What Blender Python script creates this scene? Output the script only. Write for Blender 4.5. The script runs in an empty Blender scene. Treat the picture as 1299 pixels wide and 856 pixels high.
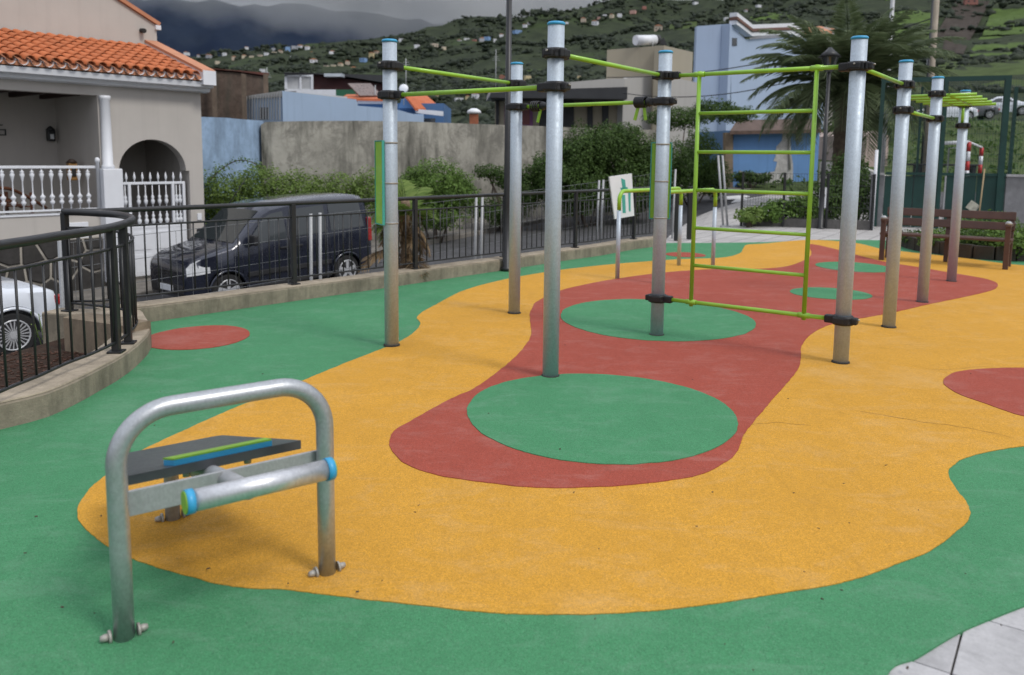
import bpy, bmesh, math, random
from mathutils import Vector, Matrix
from mathutils.noise import noise as pnoise, fractal
scene = bpy.context.scene
COL = scene.collection
rnd = random.Random(7)

# ------------------------------------------------------------------ camera (calibrated from the rig's posts)
IMG_W, IMG_H = 1299.0, 856.0
F, CX, CY, PITCH, ROLL, EYE = 1026.49, 649.5, 321.46, 0.117444, -0.010515, 1.5388
_f = Vector((0, math.cos(PITCH), -math.sin(PITCH)))
_r0 = Vector((1, 0, 0)); _d0 = _f.cross(_r0)
_c, _s = math.cos(ROLL), math.sin(ROLL)
RIGHT = _c * _r0 + _s * _d0
DOWN = -_s * _r0 + _c * _d0
FWD = _f
CAMLOC = Vector((0, 0, EYE))
cam_data = bpy.data.cameras.new("camera")
cam_data.sensor_fit = 'HORIZONTAL'; cam_data.sensor_width = 36.0
cam_data.lens = 36.0 * F / IMG_W
cam_data.shift_y = (CY - IMG_H / 2) / IMG_W
cam_data.clip_start = 0.05; cam_data.clip_end = 20000
cam_data.dof.use_dof = True; cam_data.dof.focus_distance = 5.2; cam_data.dof.aperture_fstop = 2.4
cam = bpy.data.objects.new("camera", cam_data)
COL.objects.link(cam)
m3 = Matrix((RIGHT, -DOWN, -FWD)).transposed()
cam.matrix_world = Matrix.Translation(CAMLOC) @ m3.to_4x4()
scene.camera = cam

# ------------------------------------------------------------------ sky and sun (overcast day)
SUN_EL, SUN_AZ = math.radians(50), math.radians(128)      # azimuth measured from +Y towards +X
world = bpy.data.worlds.new("World"); scene.world = world; world.use_nodes = True
wn, wl = world.node_tree.nodes, world.node_tree.links
wn.clear()
w_out = wn.new('ShaderNodeOutputWorld'); w_bg = wn.new('ShaderNodeBackground')
w_sky = wn.new('ShaderNodeTexSky'); w_sky.sky_type = 'NISHITA'; w_sky.sun_disc = False
w_sky.sun_elevation = SUN_EL; w_sky.sun_rotation = SUN_AZ
w_sky.air_density = 1.0; w_sky.dust_density = 4.0; w_sky.ozone_density = 1.0
w_tc = wn.new('ShaderNodeTexCoord')
# cloud deck: stretched noise on the sky sphere, brighter towards the zenith as an overcast sky is
w_sep = wn.new('ShaderNodeSeparateXYZ'); wl.new(w_tc.outputs['Generated'], w_sep.inputs[0])
w_map = wn.new('ShaderNodeMapping'); w_map.inputs['Scale'].default_value = (3.0, 3.0, 8.0)
wl.new(w_tc.outputs['Generated'], w_map.inputs[0])
w_no = wn.new('ShaderNodeTexNoise'); w_no.inputs['Scale'].default_value = 1.3
w_no.inputs['Detail'].default_value = 7; w_no.inputs['Roughness'].default_value = 0.55
wl.new(w_map.outputs[0], w_no.inputs['Vector'])
w_grad = wn.new('ShaderNodeMapRange'); w_grad.inputs[1].default_value = 0.0; w_grad.inputs[2].default_value = 1.0
w_grad.inputs[3].default_value = 5.0; w_grad.inputs[4].default_value = 10.8
wl.new(w_sep.outputs[2], w_grad.inputs[0])
w_nr = wn.new('ShaderNodeMapRange'); w_nr.inputs[1].default_value = 0.3; w_nr.inputs[2].default_value = 0.7
w_nr.inputs[3].default_value = 0.78; w_nr.inputs[4].default_value = 1.22
wl.new(w_no.outputs['Fac'], w_nr.inputs[0])
w_mul = wn.new('ShaderNodeMath'); w_mul.operation = 'MULTIPLY'
wl.new(w_grad.outputs[0], w_mul.inputs[0]); wl.new(w_nr.outputs[0], w_mul.inputs[1])
w_col = wn.new('ShaderNodeMix'); w_col.data_type = 'RGBA'; w_col.blend_type = 'MULTIPLY'
w_col.inputs[0].default_value = 1.0; w_col.inputs[6].default_value = (0.93, 0.97, 1.08, 1)
wl.new(w_mul.outputs[0], w_col.inputs[7])
w_mix = wn.new('ShaderNodeMix'); w_mix.data_type = 'RGBA'; w_mix.inputs[0].default_value = 0.92
wl.new(w_sky.outputs[0], w_mix.inputs[6]); wl.new(w_col.outputs[2], w_mix.inputs[7])
wl.new(w_mix.outputs[2], w_bg.inputs['Color']); w_bg.inputs['Strength'].default_value = 0.1
wl.new(w_bg.outputs[0], w_out.inputs[0])

sun_data = bpy.data.lights.new("sun", 'SUN'); sun_data.energy = 1.5; sun_data.angle = math.radians(14)
sun_data.color = (1.0, 0.96, 0.9)
sun = bpy.data.objects.new("sun", sun_data); COL.objects.link(sun)
_sd = Vector((math.sin(SUN_AZ) * math.cos(SUN_EL), math.cos(SUN_AZ) * math.cos(SUN_EL), math.sin(SUN_EL)))
sun.rotation_euler = _sd.to_track_quat('Z', 'Y').to_euler()
sun.location = (0, 0, 60)

scene.view_settings.view_transform = 'Standard'; scene.view_settings.look = 'None'
scene.view_settings.exposure = 0.16; scene.view_settings.gamma = 1.0
scene.view_settings.use_curve_mapping = False
scene.render.engine = 'CYCLES'
scene.cycles.use_denoising = True
scene.cycles.max_bounces = 14; scene.cycles.diffuse_bounces = 3; scene.cycles.glossy_bounces = 3
scene.cycles.transparent_max_bounces = 12; scene.cycles.transmission_bounces = 4
scene.cycles.volume_bounces = 12; scene.cycles.volume_step_rate = 0.5; scene.cycles.volume_max_steps = 256
scene.cycles.caustics_reflective = False; scene.cycles.caustics_refractive = False

# ------------------------------------------------------------------ pixel -> place helpers (photograph pixels)
def ray(u, v):
    return (RIGHT * ((u - CX) / F) + DOWN * ((v - CY) / F) + FWD)
def gp(u, v, z=0.0):
    d = ray(u, v); return CAMLOC + d * ((z - EYE) / d.z)
def aty(u, v, y):
    d = ray(u, v); return CAMLOC + d * (y / d.y)
def onplane(u, v, p, n):
    d = ray(u, v); return CAMLOC + d * ((Vector(p) - CAMLOC).dot(n) / d.dot(n))
def pix(p):
    c = Vector(p) - CAMLOC; w = c.dot(FWD)
    return (CX + F * c.dot(RIGHT) / w, CY + F * c.dot(DOWN) / w)

# ------------------------------------------------------------------ materials
MATS = {}
def srgb(r, g, b):
    def f(c):
        c /= 255.0
        return c / 12.92 if c <= 0.04045 else ((c + 0.055) / 1.055) ** 2.4
    return (f(r), f(g), f(b), 1)
class NT:
    def __init__(self, mat):
        self.n = mat.node_tree.nodes; self.l = mat.node_tree.links
        self.b = self.n.get('Principled BSDF')
        self.tc = None
    def coord(self, kind='Object'):
        if self.tc is None: self.tc = self.n.new('ShaderNodeTexCoord')
        return self.tc.outputs[kind]
    def mapping(self, vec, scale=(1, 1, 1), rot=(0, 0, 0)):
        m = self.n.new('ShaderNodeMapping'); m.inputs['Scale'].default_value = scale; m.inputs['Rotation'].default_value = rot
        self.l.new(vec, m.inputs[0]); return m.outputs[0]
    def noise(self, scale, detail=3, rough=0.5, vec=None, dist=0.0):
        t = self.n.new('ShaderNodeTexNoise'); t.inputs['Scale'].default_value = scale
        t.inputs['Detail'].default_value = detail; t.inputs['Roughness'].default_value = rough
        t.inputs['Distortion'].default_value = dist
        self.l.new(vec if vec is not None else self.coord(), t.inputs['Vector']); return t.outputs['Fac']
    def voronoi(self, scale, vec=None, out='Color', feature='F1'):
        t = self.n.new('ShaderNodeTexVoronoi'); t.inputs['Scale'].default_value = scale; t.feature = feature
        self.l.new(vec if vec is not None else self.coord(), t.inputs['Vector']); return t.outputs[out]
    def rng(self, fac, a, b, c, d):
        t = self.n.new('ShaderNodeMapRange'); t.inputs[1].default_value = a; t.inputs[2].default_value = b
        t.inputs[3].default_value = c; t.inputs[4].default_value = d
        self.l.new(fac, t.inputs[0]); return t.outputs[0]
    def mix(self, fac, a, b, blend='MIX'):
        t = self.n.new('ShaderNodeMix'); t.data_type = 'RGBA'; t.blend_type = blend
        for val, i in ((fac, 0), (a, 6), (b, 7)):
            if hasattr(val, 'links') or isinstance(val, bpy.types.NodeSocket): self.l.new(val, t.inputs[i])
            else: t.inputs[i].default_value = val
        return t.outputs[2]
    def math(self, op, a, b):
        t = self.n.new('ShaderNodeMath'); t.operation = op
        for val, i in ((a, 0), (b, 1)):
            if isinstance(val, bpy.types.NodeSocket): self.l.new(val, t.inputs[i])
            else: t.inputs[i].default_value = val
        return t.outputs[0]
    def bump(self, h, strength=0.3, dist=0.01, prev=None):
        t = self.n.new('ShaderNodeBump'); t.inputs['Strength'].default_value = strength; t.inputs['Distance'].default_value = dist
        self.l.new(h, t.inputs['Height'])
        if prev is not None: self.l.new(prev, t.inputs['Normal'])
        return t.outputs[0]
    def set(self, **k):
        for name, val in k.items():
            name = name.replace('_', ' ')
            inp = self.b.inputs[name]
            if isinstance(val, bpy.types.NodeSocket): self.l.new(val, inp)
            else: inp.default_value = val
def newmat(name):
    m = bpy.data.materials.new(name); m.use_nodes = True; MATS[name] = m
    t = NT(m); t.m = m; return t
def scale_col(c, k): return (c[0] * k, c[1] * k, c[2] * k, 1)
def plain(name, col, rough=0.55, metal=0.0, var=0.12, nscale=3.0, bump=0.0, bscale=40.0, bdist=0.004, coat=0.0, streak=0.0, rand=0.0, spec=0.5):
    t = newmat(name)
    col = tuple(col[:3]) + (1,)
    n = t.noise(nscale, 5, 0.6)
    c = t.mix(t.rng(n, 0.3, 0.7, 0, 1), scale_col(col, 1 - var), scale_col(col, 1 + var))
    if streak > 0:
        v = t.mapping(t.coord(), (7, 7, 0.35))
        s = t.noise(1.0, 5, 0.65, vec=v)
        c = t.mix(t.rng(s, 0.52, 0.72, 0, streak), c, scale_col(col, 0.45))
    if rand > 0:
        oi = t.n.new('ShaderNodeObjectInfo')
        c = t.mix(t.rng(oi.outputs['Random'], 0, 1, 0, rand), c, scale_col(col, 0.55))
    t.set(Base_Color=c, Metallic=metal)
    r = t.noise(nscale * 4, 3, 0.5); t.set(Roughness=t.rng(r, 0.2, 0.8, max(0.02, rough - 0.07), min(1, rough + 0.07)))
    t.b.inputs['Specular IOR Level'].default_value = spec
    if coat: t.set(Coat_Weight=coat, Coat_Roughness=0.06)
    if bump: t.set(Normal=t.bump(t.noise(bscale, 4, 0.6), bump, bdist))
    return t.m
def rubber(name, col, dust):
    """cast EPDM crumb: thousands of granules, trowel clouds, pale scuffs and a little dirt"""
    t = newmat(name); col = tuple(col[:3]) + (1,)
    vo = t.voronoi(330)
    sp = t.n.new('ShaderNodeSeparateColor'); t.l.new(vo, sp.inputs[0])
    c = t.mix(t.rng(sp.outputs[0], 0, 1, 0, 1), scale_col(col, 0.74), scale_col(col, 1.36))
    c = t.mix(t.rng(sp.outputs[1], 0.93, 1.0, 0, 0.55), c, (0.03, 0.03, 0.03, 1))
    c = t.mix(t.rng(sp.outputs[2], 0.95, 1.0, 0, 0.4), c, dust)
    cl = t.noise(0.9, 6, 0.62, dist=0.5)
    c = t.mix(t.rng(cl, 0.35, 0.7, 0.0, 0.30), c, scale_col(col, 0.78))
    v = t.mapping(t.coord(), (1.5, 3.2, 1), (0, 0, -0.6))
    tr = t.noise(1.7, 9, 0.78, vec=v, dist=0.8)
    c = t.mix(t.rng(tr, 0.50, 0.76, 0, 0.34), c, dust)
    gr = t.noise(70, 4, 0.75)
    c = t.mix(t.rng(gr, 0.36, 0.66, 0.0, 0.30), c, scale_col(col, 0.55))
    v2 = t.mapping(t.coord(), (3.0, 1.2, 1), (0, 0, 0.5))
    wv = t.noise(2.2, 9, 0.8, vec=v2, dist=1.2)
    c = t.mix(t.rng(wv, 0.50, 0.70, 0, 0.36), c, scale_col(col, 0.62))
    di = t.noise(2.6, 8, 0.75)
    c = t.mix(t.rng(di, 0.60, 0.80, 0, 0.45), c, scale_col(col, 0.45))
    sc = t.noise(0.55, 6, 0.7)
    c = t.mix(t.rng(sc, 0.55, 0.75, 0, 0.3), c, dust)
    dk = t.noise(14, 6, 0.7)
    c = t.mix(t.rng(dk, 0.66, 0.76, 0, 0.3), c, scale_col(col, 0.45))
    t.set(Base_Color=c, Roughness=0.85)
    t.b.inputs['Specular IOR Level'].default_value = 0.25
    h = t.voronoi(330, out='Distance')
    b = t.bump(h, 0.5, 0.003)
    t.set(Normal=t.bump(t.noise(5, 3, 0.5), 0.15, 0.02, prev=b))
    return t.m
def galv(name, col=(0.48, 0.55, 0.62), rough=0.5, metal=0.35):
    t = newmat(name); col = tuple(col) + (1,)
    sp = t.voronoi(150, vec=t.mapping(t.coord(), (1, 1, 0.6)))
    s = t.n.new('ShaderNodeSeparateColor'); t.l.new(sp, s.inputs[0])
    c = t.mix(t.rng(s.outputs[0], 0, 1, 0, 1), scale_col(col, 0.90), scale_col(col, 1.06))
    n = t.noise(7, 6, 0.65, vec=t.mapping(t.coord(), (1.2, 1.2, 9)))
    c = t.mix(t.rng(n, 0.42, 0.75, 0, 0.22), c, scale_col(col, 0.70))
    n = t.noise(3, 6, 0.7, vec=t.mapping(t.coord(), (9, 9, 0.5)))
    c = t.mix(t.rng(n, 0.52, 0.75, 0, 0.25), c, scale_col(col, 0.62))
    t.set(Base_Color=c, Metallic=metal, Roughness=t.rng(t.noise(30, 4), 0.3, 0.7, rough - 0.04, rough + 0.12))
    t.set(Normal=t.bump(t.noise(90, 3), 0.08, 0.002))
    return t.m
def concrete(name, col, stain=0.5, scale=1.0, bump=0.5):
    t = newmat(name); col = tuple(col[:3]) + (1,)
    n1 = t.noise(1.6 * scale, 8, 0.68); n2 = t.noise(9 * scale, 6, 0.7)
    c = t.mix(t.rng(n1, 0.35, 0.68, 0, 1), scale_col(col, 0.72), scale_col(col, 1.18))
    c = t.mix(t.rng(n2, 0.5, 0.75, 0, 0.4), c, scale_col(col, 0.5))
    st = t.noise(1.1, 7, 0.7, vec=t.mapping(t.coord(), (3.0 * scale, 3.0 * scale, 0.45 * scale)))
    c = t.mix(t.rng(st, 0.46, 0.66, 0, stain), c, (0.060, 0.060, 0.048, 1))
    ml = t.noise(4.2 * scale, 9, 0.78, dist=0.6)
    c = t.mix(t.rng(ml, 0.48, 0.62, 0, stain * 0.8), c, scale_col(col, 0.42))
    c = t.mix(t.rng(ml, 0.30, 0.42, 0.45, 0), c, scale_col(col, 1.35))
    t.set(Base_Color=c, Roughness=0.9)
    t.b.inputs['Specular IOR Level'].default_value = 0.2
    h = t.bump(t.noise(45 * scale, 6, 0.7), bump, 0.006)
    t.set(Normal=t.bump(n1, 0.3, 0.02, prev=h))
    return t.m
def leafmat(name, c1, c2, c3=None):
    t = newmat(name)
    g = t.n.new('ShaderNodeNewGeometry')
    c = t.mix(g.outputs['Random Per Island'], tuple(c1) + (1,), tuple(c2) + (1,))
    n = t.noise(1.2, 3)
    c = t.mix(t.rng(n, 0.4, 0.65, 0, 0.6), c, tuple(c3 or c1) + (1,))
    t.set(Base_Color=c, Roughness=0.6)
    t.b.inputs['Specular IOR Level'].default_value = 0.3
    tr = t.n.new('ShaderNodeBsdfTranslucent'); t.l.new(c, tr.inputs[0])
    mx = t.n.new('ShaderNodeMixShader'); mx.inputs[0].default_value = 0.3
    t.l.new(t.b.outputs[0], mx.inputs[1]); t.l.new(tr.outputs[0], mx.inputs[2])
    out = t.n.get('Material Output'); t.l.new(mx.outputs[0], out.inputs[0])
    return t.m
def glassy(name, col=(0.02, 0.025, 0.03), rough=0.06):
    t = newmat(name); t.set(Base_Color=tuple(col) + (1,), Roughness=rough, Metallic=0.0)
    t.b.inputs['Specular IOR Level'].default_value = 0.9
    t.set(Normal=t.bump(t.noise(1.5, 2), 0.03, 0.02))
    return t.m

RUB_GREEN = rubber('green_rubber', (0.066, 0.252, 0.116), (0.27, 0.40, 0.31, 1))
RUB_ORANGE = rubber('orange_rubber', (0.615, 0.315, 0.038), (0.66, 0.47, 0.26, 1))
RUB_RED = rubber('red_rubber', (0.355, 0.074, 0.048), (0.52, 0.30, 0.27, 1))
GALV = galv('galvanised_steel')
GALVB = galv('satin_galvanised_tube', (0.47, 0.49, 0.51), 0.36, 0.7)
GALV2 = galv('dull_galvanised_steel', (0.40, 0.41, 0.42), 0.5)
LIME = plain('lime_paint', (0.27, 0.52, 0.035), 0.38, var=0.08, nscale=9, coat=0.2)
BLUECAP = plain('blue_plastic', (0.045, 0.35, 0.62), 0.4, var=0.06)
GREENCAP = plain('green_plastic', (0.24, 0.46, 0.03), 0.4, var=0.06)
BLACKPL = plain('black_plastic', (0.012, 0.012, 0.013), 0.5, var=0.3, bump=0.3, bscale=120, bdist=0.002)
BOARD = plain('charcoal_board', (0.075, 0.080, 0.090), 0.34, var=0.12, nscale=14, bump=0.1, bscale=300, bdist=0.001)
IRON = plain('anthracite_paint', (0.016, 0.017, 0.019), 0.42, var=0.25, nscale=10)
KERB = concrete('kerb_concrete', (0.30, 0.26, 0.20), 0.45, 1.6, 0.8)
KERBTOP = concrete('coping_concrete', (0.40, 0.34, 0.26), 0.25, 2.0, 0.6)
ASPHALT = concrete('asphalt', (0.088, 0.088, 0.092), 0.15, 1.5, 0.6)
PAVER = concrete('grey_paver', (0.42, 0.415, 0.42), 0.18, 2.5, 0.4)
WHITE = plain('white_paint', (0.74, 0.76, 0.80), 0.45, var=0.05)
STEELBOLT = galv('bolt_steel', (0.40, 0.385, 0.35), 0.5)

# ------------------------------------------------------------------ mesh helpers
def link_obj(name, me, mat, parent=None, label=None, cat=None, group=None, kind=None, loc=None):
    o = bpy.data.objects.new(name, me); COL.objects.link(o)
    if mat is not None and len(me.materials) == 0: me.materials.append(mat)
    if parent is not None: o.parent = parent
    if loc is not None: o.location = loc
    if label: o['label'] = label
    if cat: o['category'] = cat
    if group: o['group'] = group
    if kind: o['kind'] = kind
    return o
def empty(name, loc=(0, 0, 0), rz=0.0, label=None, cat=None, group=None, kind=None):
    o = bpy.data.objects.new(name, None); COL.objects.link(o); o.location = loc; o.rotation_euler = (0, 0, rz)
    o.empty_display_size = 0.2
    if label: o['label'] = label
    if cat: o['category'] = cat
    if group: o['group'] = group
    if kind: o['kind'] = kind
    return o
class MB:
    def __init__(self): self.v = []; self.f = []; self.smooth = []
    def add(self, verts, faces, smooth=False):
        b = len(self.v); self.v += [tuple(x) for x in verts]
        self.f += [tuple(i + b for i in fc) for fc in faces]; self.smooth += [smooth] * len(faces)
        return self
    def box(self, c, s, rz=0.0, m=None):
        hx, hy, hz = s[0] / 2, s[1] / 2, s[2] / 2
        vs = [Vector((x, y, z)) for x in (-hx, hx) for y in (-hy, hy) for z in (-hz, hz)]
        if m is None: m = Matrix.Rotation(rz, 3, 'Z')
        vs = [m @ v + Vector(c) for v in vs]
        return self.add(vs, [(0, 1, 3, 2), (4, 6, 7, 5), (0, 4, 5, 1), (2, 3, 7, 6), (0, 2, 6, 4), (1, 5, 7, 3)])
    def bbox(self, c, s, bev=0.01, rz=0.0, m=None):
        """box with chamfered edges"""
        bm = bmesh.new(); bmesh.ops.create_cube(bm, size=1.0)
        for v in bm.verts: v.co = Vector((v.co.x * s[0], v.co.y * s[1], v.co.z * s[2]))
        bmesh.ops.bevel(bm, geom=list(bm.edges), offset=bev, segments=2, affect='EDGES', profile=0.6)
        if m is None: m = Matrix.Rotation(rz, 3, 'Z')
        bm.verts.index_update()
        vs = [m @ v.co + Vector(c) for v in bm.verts]
        fs = [tuple(v.index for v in f.verts) for f in bm.faces]
        bm.free(); return self.add(vs, fs)
    def tube(self, pts, r, seg=12, cap=True, closed=False, r2=None):
        pts = [Vector(p) for p in pts]; n = len(pts)
        rings = []; prevn = None; vs = []
        for i, p in enumerate(pts):
            if closed: t = pts[(i + 1) % n] - pts[i - 1]
            else: t = pts[min(i + 1, n - 1)] - pts[max(i - 1, 0)]
            t.normalize()
            if prevn is None:
                a = Vector((0, 0, 1)) if abs(t.z) < 0.9 else Vector((1, 0, 0))
                nn = t.cross(a).normalized()
            else:
                nn = prevn - t * prevn.dot(t)
                nn = nn.normalized() if nn.length > 1e-6 else t.orthogonal().normalized()
            prevn = nn; bb = t.cross(nn)
            rr = r if r2 is None else r + (r2 - r) * i / (n - 1)
            if isinstance(r, (list, tuple)): rr = r[i]
            for k in range(seg):
                a = 2 * math.pi * k / seg
                vs.append(p + nn * math.cos(a) * rr + bb * math.sin(a) * rr)
        fs = []
        m = n if closed else n - 1
        for i in range(m):
            for k in range(seg):
                a = i * seg + k; b = i * seg + (k + 1) % seg
                j = ((i + 1) % n) * seg
                fs.append((a, b, j + (k + 1) % seg, j + k))
        self.add(vs, fs, True)
        if cap and not closed:
            b = len(self.v) - len(vs)
            self.f.append(tuple(b + k for k in reversed(range(seg)))); self.smooth.append(False)
            self.f.append(tuple(b + (n - 1) * seg + k for k in range(seg))); self.smooth.append(False)
        return self
    def lathe(self, prof, seg=16, base=(0, 0, 0), m=None, smooth=True):
        vs = []; fs = []; base = Vector(base)
        for (r, z) in prof:
            for k in range(seg):
                a = 2 * math.pi * k / seg
                p = Vector((r * math.cos(a), r * math.sin(a), z))
                if m is not None: p = m @ p
                vs.append(p + base)
        for i in range(len(prof) - 1):
            for k in range(seg):
                fs.append((i * seg + k, i * seg + (k + 1) % seg, (i + 1) * seg + (k + 1) % seg, (i + 1) * seg + k))
        fs.append(tuple(reversed(range(seg)))); fs.append(tuple((len(prof) - 1) * seg + k for k in range(seg)))
        b = len(self.v); self.add(vs, fs, smooth); self.smooth[-1] = False; self.smooth[-2] = False
        return self
    def prism(self, poly, h0, h1, axis='z', m=None, off=(0, 0, 0)):
        """extrude a 2-D polygon; axis z: poly (x,y); y: poly (x,z); x: poly (y,z)"""
        def P(p, h):
            if axis == 'z': q = Vector((p[0], p[1], h))
            elif axis == 'y': q = Vector((p[0], h, p[1]))
            else: q = Vector((h, p[0], p[1]))
            if m is not None: q = m @ q
            return q + Vector(off)
        n = len(poly)
        vs = [P(p, h0) for p in poly] + [P(p, h1) for p in poly]
        fs = [tuple(reversed(range(n))), tuple(range(n, 2 * n))]
        fs += [(i, (i + 1) % n, n + (i + 1) % n, n + i) for i in range(n)]
        return self.add(vs, fs)
    def quad(self, a, b, c, d): return self.add([a, b, c, d], [(0, 1, 2, 3)])
    def mesh(self, name='mesh', fix=True):
        me = bpy.data.meshes.new(name); me.from_pydata(self.v, [], self.f)
        me.polygons.foreach_set('use_smooth', self.smooth)
        if fix and len(self.f) < 60000:
            bm = bmesh.new(); bm.from_mesh(me); bmesh.ops.recalc_face_normals(bm, faces=bm.faces); bm.to_mesh(me); bm.free()
        me.update(); return me
    def build(self, name, mat, parent=None, **k):
        return link_obj(name, self.mesh(name, k.pop('fix', True)), mat, parent, **k)
def catmull(pts, n=8, closed=True):
    pts = [Vector(p) for p in pts]; out = []; N = len(pts)
    rng_ = range(N) if closed else range(N - 1)
    for i in rng_:
        if closed: p0, p1, p2, p3 = pts[i - 1], pts[i], pts[(i + 1) % N], pts[(i + 2) % N]
        else: p0, p1, p2, p3 = pts[max(i - 1, 0)], pts[i], pts[i + 1], pts[min(i + 2, N - 1)]
        for k in range(n):
            t = k / n
            out.append(0.5 * ((2 * p1) + (p2 - p0) * t + (2 * p0 - 5 * p1 + 4 * p2 - p3) * t * t + (3 * p1 - p0 - 3 * p2 + p3) * t ** 3))
    if not closed: out.append(pts[-1])
    return out
def sheet(name, poly, ztop, thick, mat, **k):
    """flat slab with the given outline (Vectors), top at ztop"""
    bm = bmesh.new()
    top = [bm.verts.new((p[0], p[1], ztop)) for p in poly]
    fc = bm.faces.new(top); fc.normal_update()
    if fc.normal.z < 0: fc.normal_flip()
    r = bmesh.ops.extrude_face_region(bm, geom=[fc])
    low = [g for g in r['geom'] if isinstance(g, bmesh.types.BMVert)]
    for v in low: v.co.z = ztop - thick
    bmesh.ops.triangulate(bm, faces=[f for f in bm.faces if len(f.verts) > 4])
    bmesh.ops.recalc_face_normals(bm, faces=bm.faces)
    me = bpy.data.meshes.new(name); bm.to_mesh(me); bm.free()
    return link_obj(name, me, mat, **k)
def ragged(pts, step=0.02, amp=0.0035):
    out = []
    for a, b in zip(pts, pts[1:] + pts[:1]):
        k = max(1, int((b - a).length / step)) if max(a.y, b.y) < 9 else 1
        for i in range(k):
            p = a.lerp(b, i / k)
            out.append(Vector((p.x + amp * pnoise(p * 40) + amp * 1.6 * pnoise(p * 9) , p.y + amp * pnoise(p * 40 + Vector((5, 5, 5))) + amp * 1.6 * pnoise(p * 9 + Vector((3, 1, 5))), p.z)))
    return out
def pxpoly(px, n=6, z=0.0): return ragged(catmull([gp(u, v, z) for u, v in px], n))
def arc_pts(c, r, a0, a1, n, ux, uy):
    return [Vector(c) + Vector(ux) * (r * math.cos(a0 + (a1 - a0) * i / n)) + Vector(uy) * (r * math.sin(a0 + (a1 - a0) * i / n)) for i in range(n + 1)]
def copy_tree(o, parent=None):
    c = o.copy(); COL.objects.link(c)
    if parent is not None: c.parent = parent
    for ch in list(o.children): copy_tree(ch, c)
    return c
# ------------------------------------------------------------------ park ground: slab, cast rubber in colours, paving
KERB_CURVE = [(-160, 590), (-60, 560), (0, 545), (60, 529), (110, 505), (160, 475), (185, 452), (192, 438), (187, 425), (172, 411)]
KERB_LINE = [(172, 411), (259, 398.5), (320, 389.5), (400, 378), (480, 366.5), (560, 354.5), (640, 342.5), (710, 331.5), (762, 324), (803, 316.5), (845, 311)]
kc = catmull([gp(u, v) for u, v in KERB_CURVE], 8, False)
kl = [gp(u, v) for u, v in KERB_LINE]
# the far straight kerb, smoothed
tile_edge = catmull([gp(1560, 668), gp(1420, 722), gp(1299, 768), gp(1256, 785), gp(1215, 803), gp(1165, 833), gp(1125, 857), Vector((0.95, 1.9, 0)), Vector((0.75, 1.2, 0)), Vector((0.6, 0.2, 0))], 6, False)
back_edge = [gp(845, 308), gp(900, 308), gp(970, 307), gp(1040, 304), gp(1120, 304.5), gp(1160, 306), gp(1299, 318), Vector((13.5, 12.2, 0))]
gpoly = [Vector((-2.9, 0.2, 0))] + [p + Vector((-0.06, 0.03, 0)) for p in kc[6:]] + [p + Vector((-0.05, 0.05, 0)) for p in kl[1:]] + back_edge + [Vector((13.5, 4.2, 0)), Vector((4.5, 3.6, 0))] + tile_edge
sheet('ground_slab', [Vector((-2.95, -3, 0))] + [p + Vector((-0.1, 0.06, 0)) for p in kc[4:]] + [p + Vector((-0.1, 0.1, 0)) for p in kl[1:]] +
      [Vector((3.4, 15.4, 0)), Vector((16, 20.5, 0)), Vector((22, 16, 0)), Vector((16, -3, 0))], -0.03, 0.9, KERB, kind='structure')
sheet('green_rubber_floor', gpoly, 0.0, 0.02, RUB_GREEN, kind='structure')

ORANGE = [(98, 649), (102, 637), (113, 621.7), (131, 606), (176, 574), (230, 548), (302, 516), (385, 482.7), (440, 460), (495, 438.5), (518, 427), (530, 417), (533, 409), (529, 403), (536, 396),
          (554, 386), (590, 368), (643, 354), (711, 342.6), (780, 335), (861, 329), (915, 327), (938, 321.5), (943, 315), (948, 310.5), (970, 309), (1027, 304.3), (1083, 308), (1117, 315.5), (1145, 319), (1220, 327), (1290, 336),
          (1420, 345), (1620, 372), (1640, 470), (1480, 545), (1299, 566), (1232, 579), (1211, 589), (1203, 601.5), (1211, 619), (1225, 636), (1230, 650.6), (1225, 664), (1207, 679), (1183, 696.7),
          (1135, 717), (1066, 740), (969, 756), (900, 767), (820, 776), (720, 780.5), (620, 777), (540, 769), (440, 757.8), (391, 752), (356, 748), (310, 746.5), (277, 741), (223, 727), (167, 709), (135, 692), (113, 675.7), (101, 661)]
sheet('orange_rubber_floor', pxpoly(ORANGE), 0.004, 0.0035, RUB_ORANGE, kind='structure')
RED = [(494, 563), (499.6, 548.5), (522, 534.5), (572.5, 506.5), (600.5, 494), (632.7, 471.5), (659.4, 447.6), (673.4, 426.6), (673, 411), (672, 400), (675.4, 391), (682, 382.5), (711, 369), (747, 360.4), (782.6, 354), (833.5, 347),
       (882, 343), (920, 341.5), (960, 341.5), (994.5, 338.8), (1016, 332.4), (1028, 325), (1029, 318.4), (1024, 312), (1030, 310), (1053, 314.6), (1083.6, 323), (1122, 332.4), (1162, 338.8), (1198, 345), (1244, 352.8), (1262, 358), (1265.7, 363),
       (1257, 369), (1223.6, 377), (1180, 386), (1142, 394.8), (1111, 401), (1058, 411), (1031, 423), (1017, 439), (1016, 455), (1011, 471), (991, 494.7), (967, 522.5), (945, 550), (935, 574), (919, 588), (892, 602), (860, 609),
       (800, 616.5), (740, 619.5), (690, 620), (637, 616), (564, 606), (522, 593.4), (502, 579)]
sheet('red_rubber_floor', pxpoly(RED), 0.008, 0.0035, RUB_RED, kind='structure')
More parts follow.
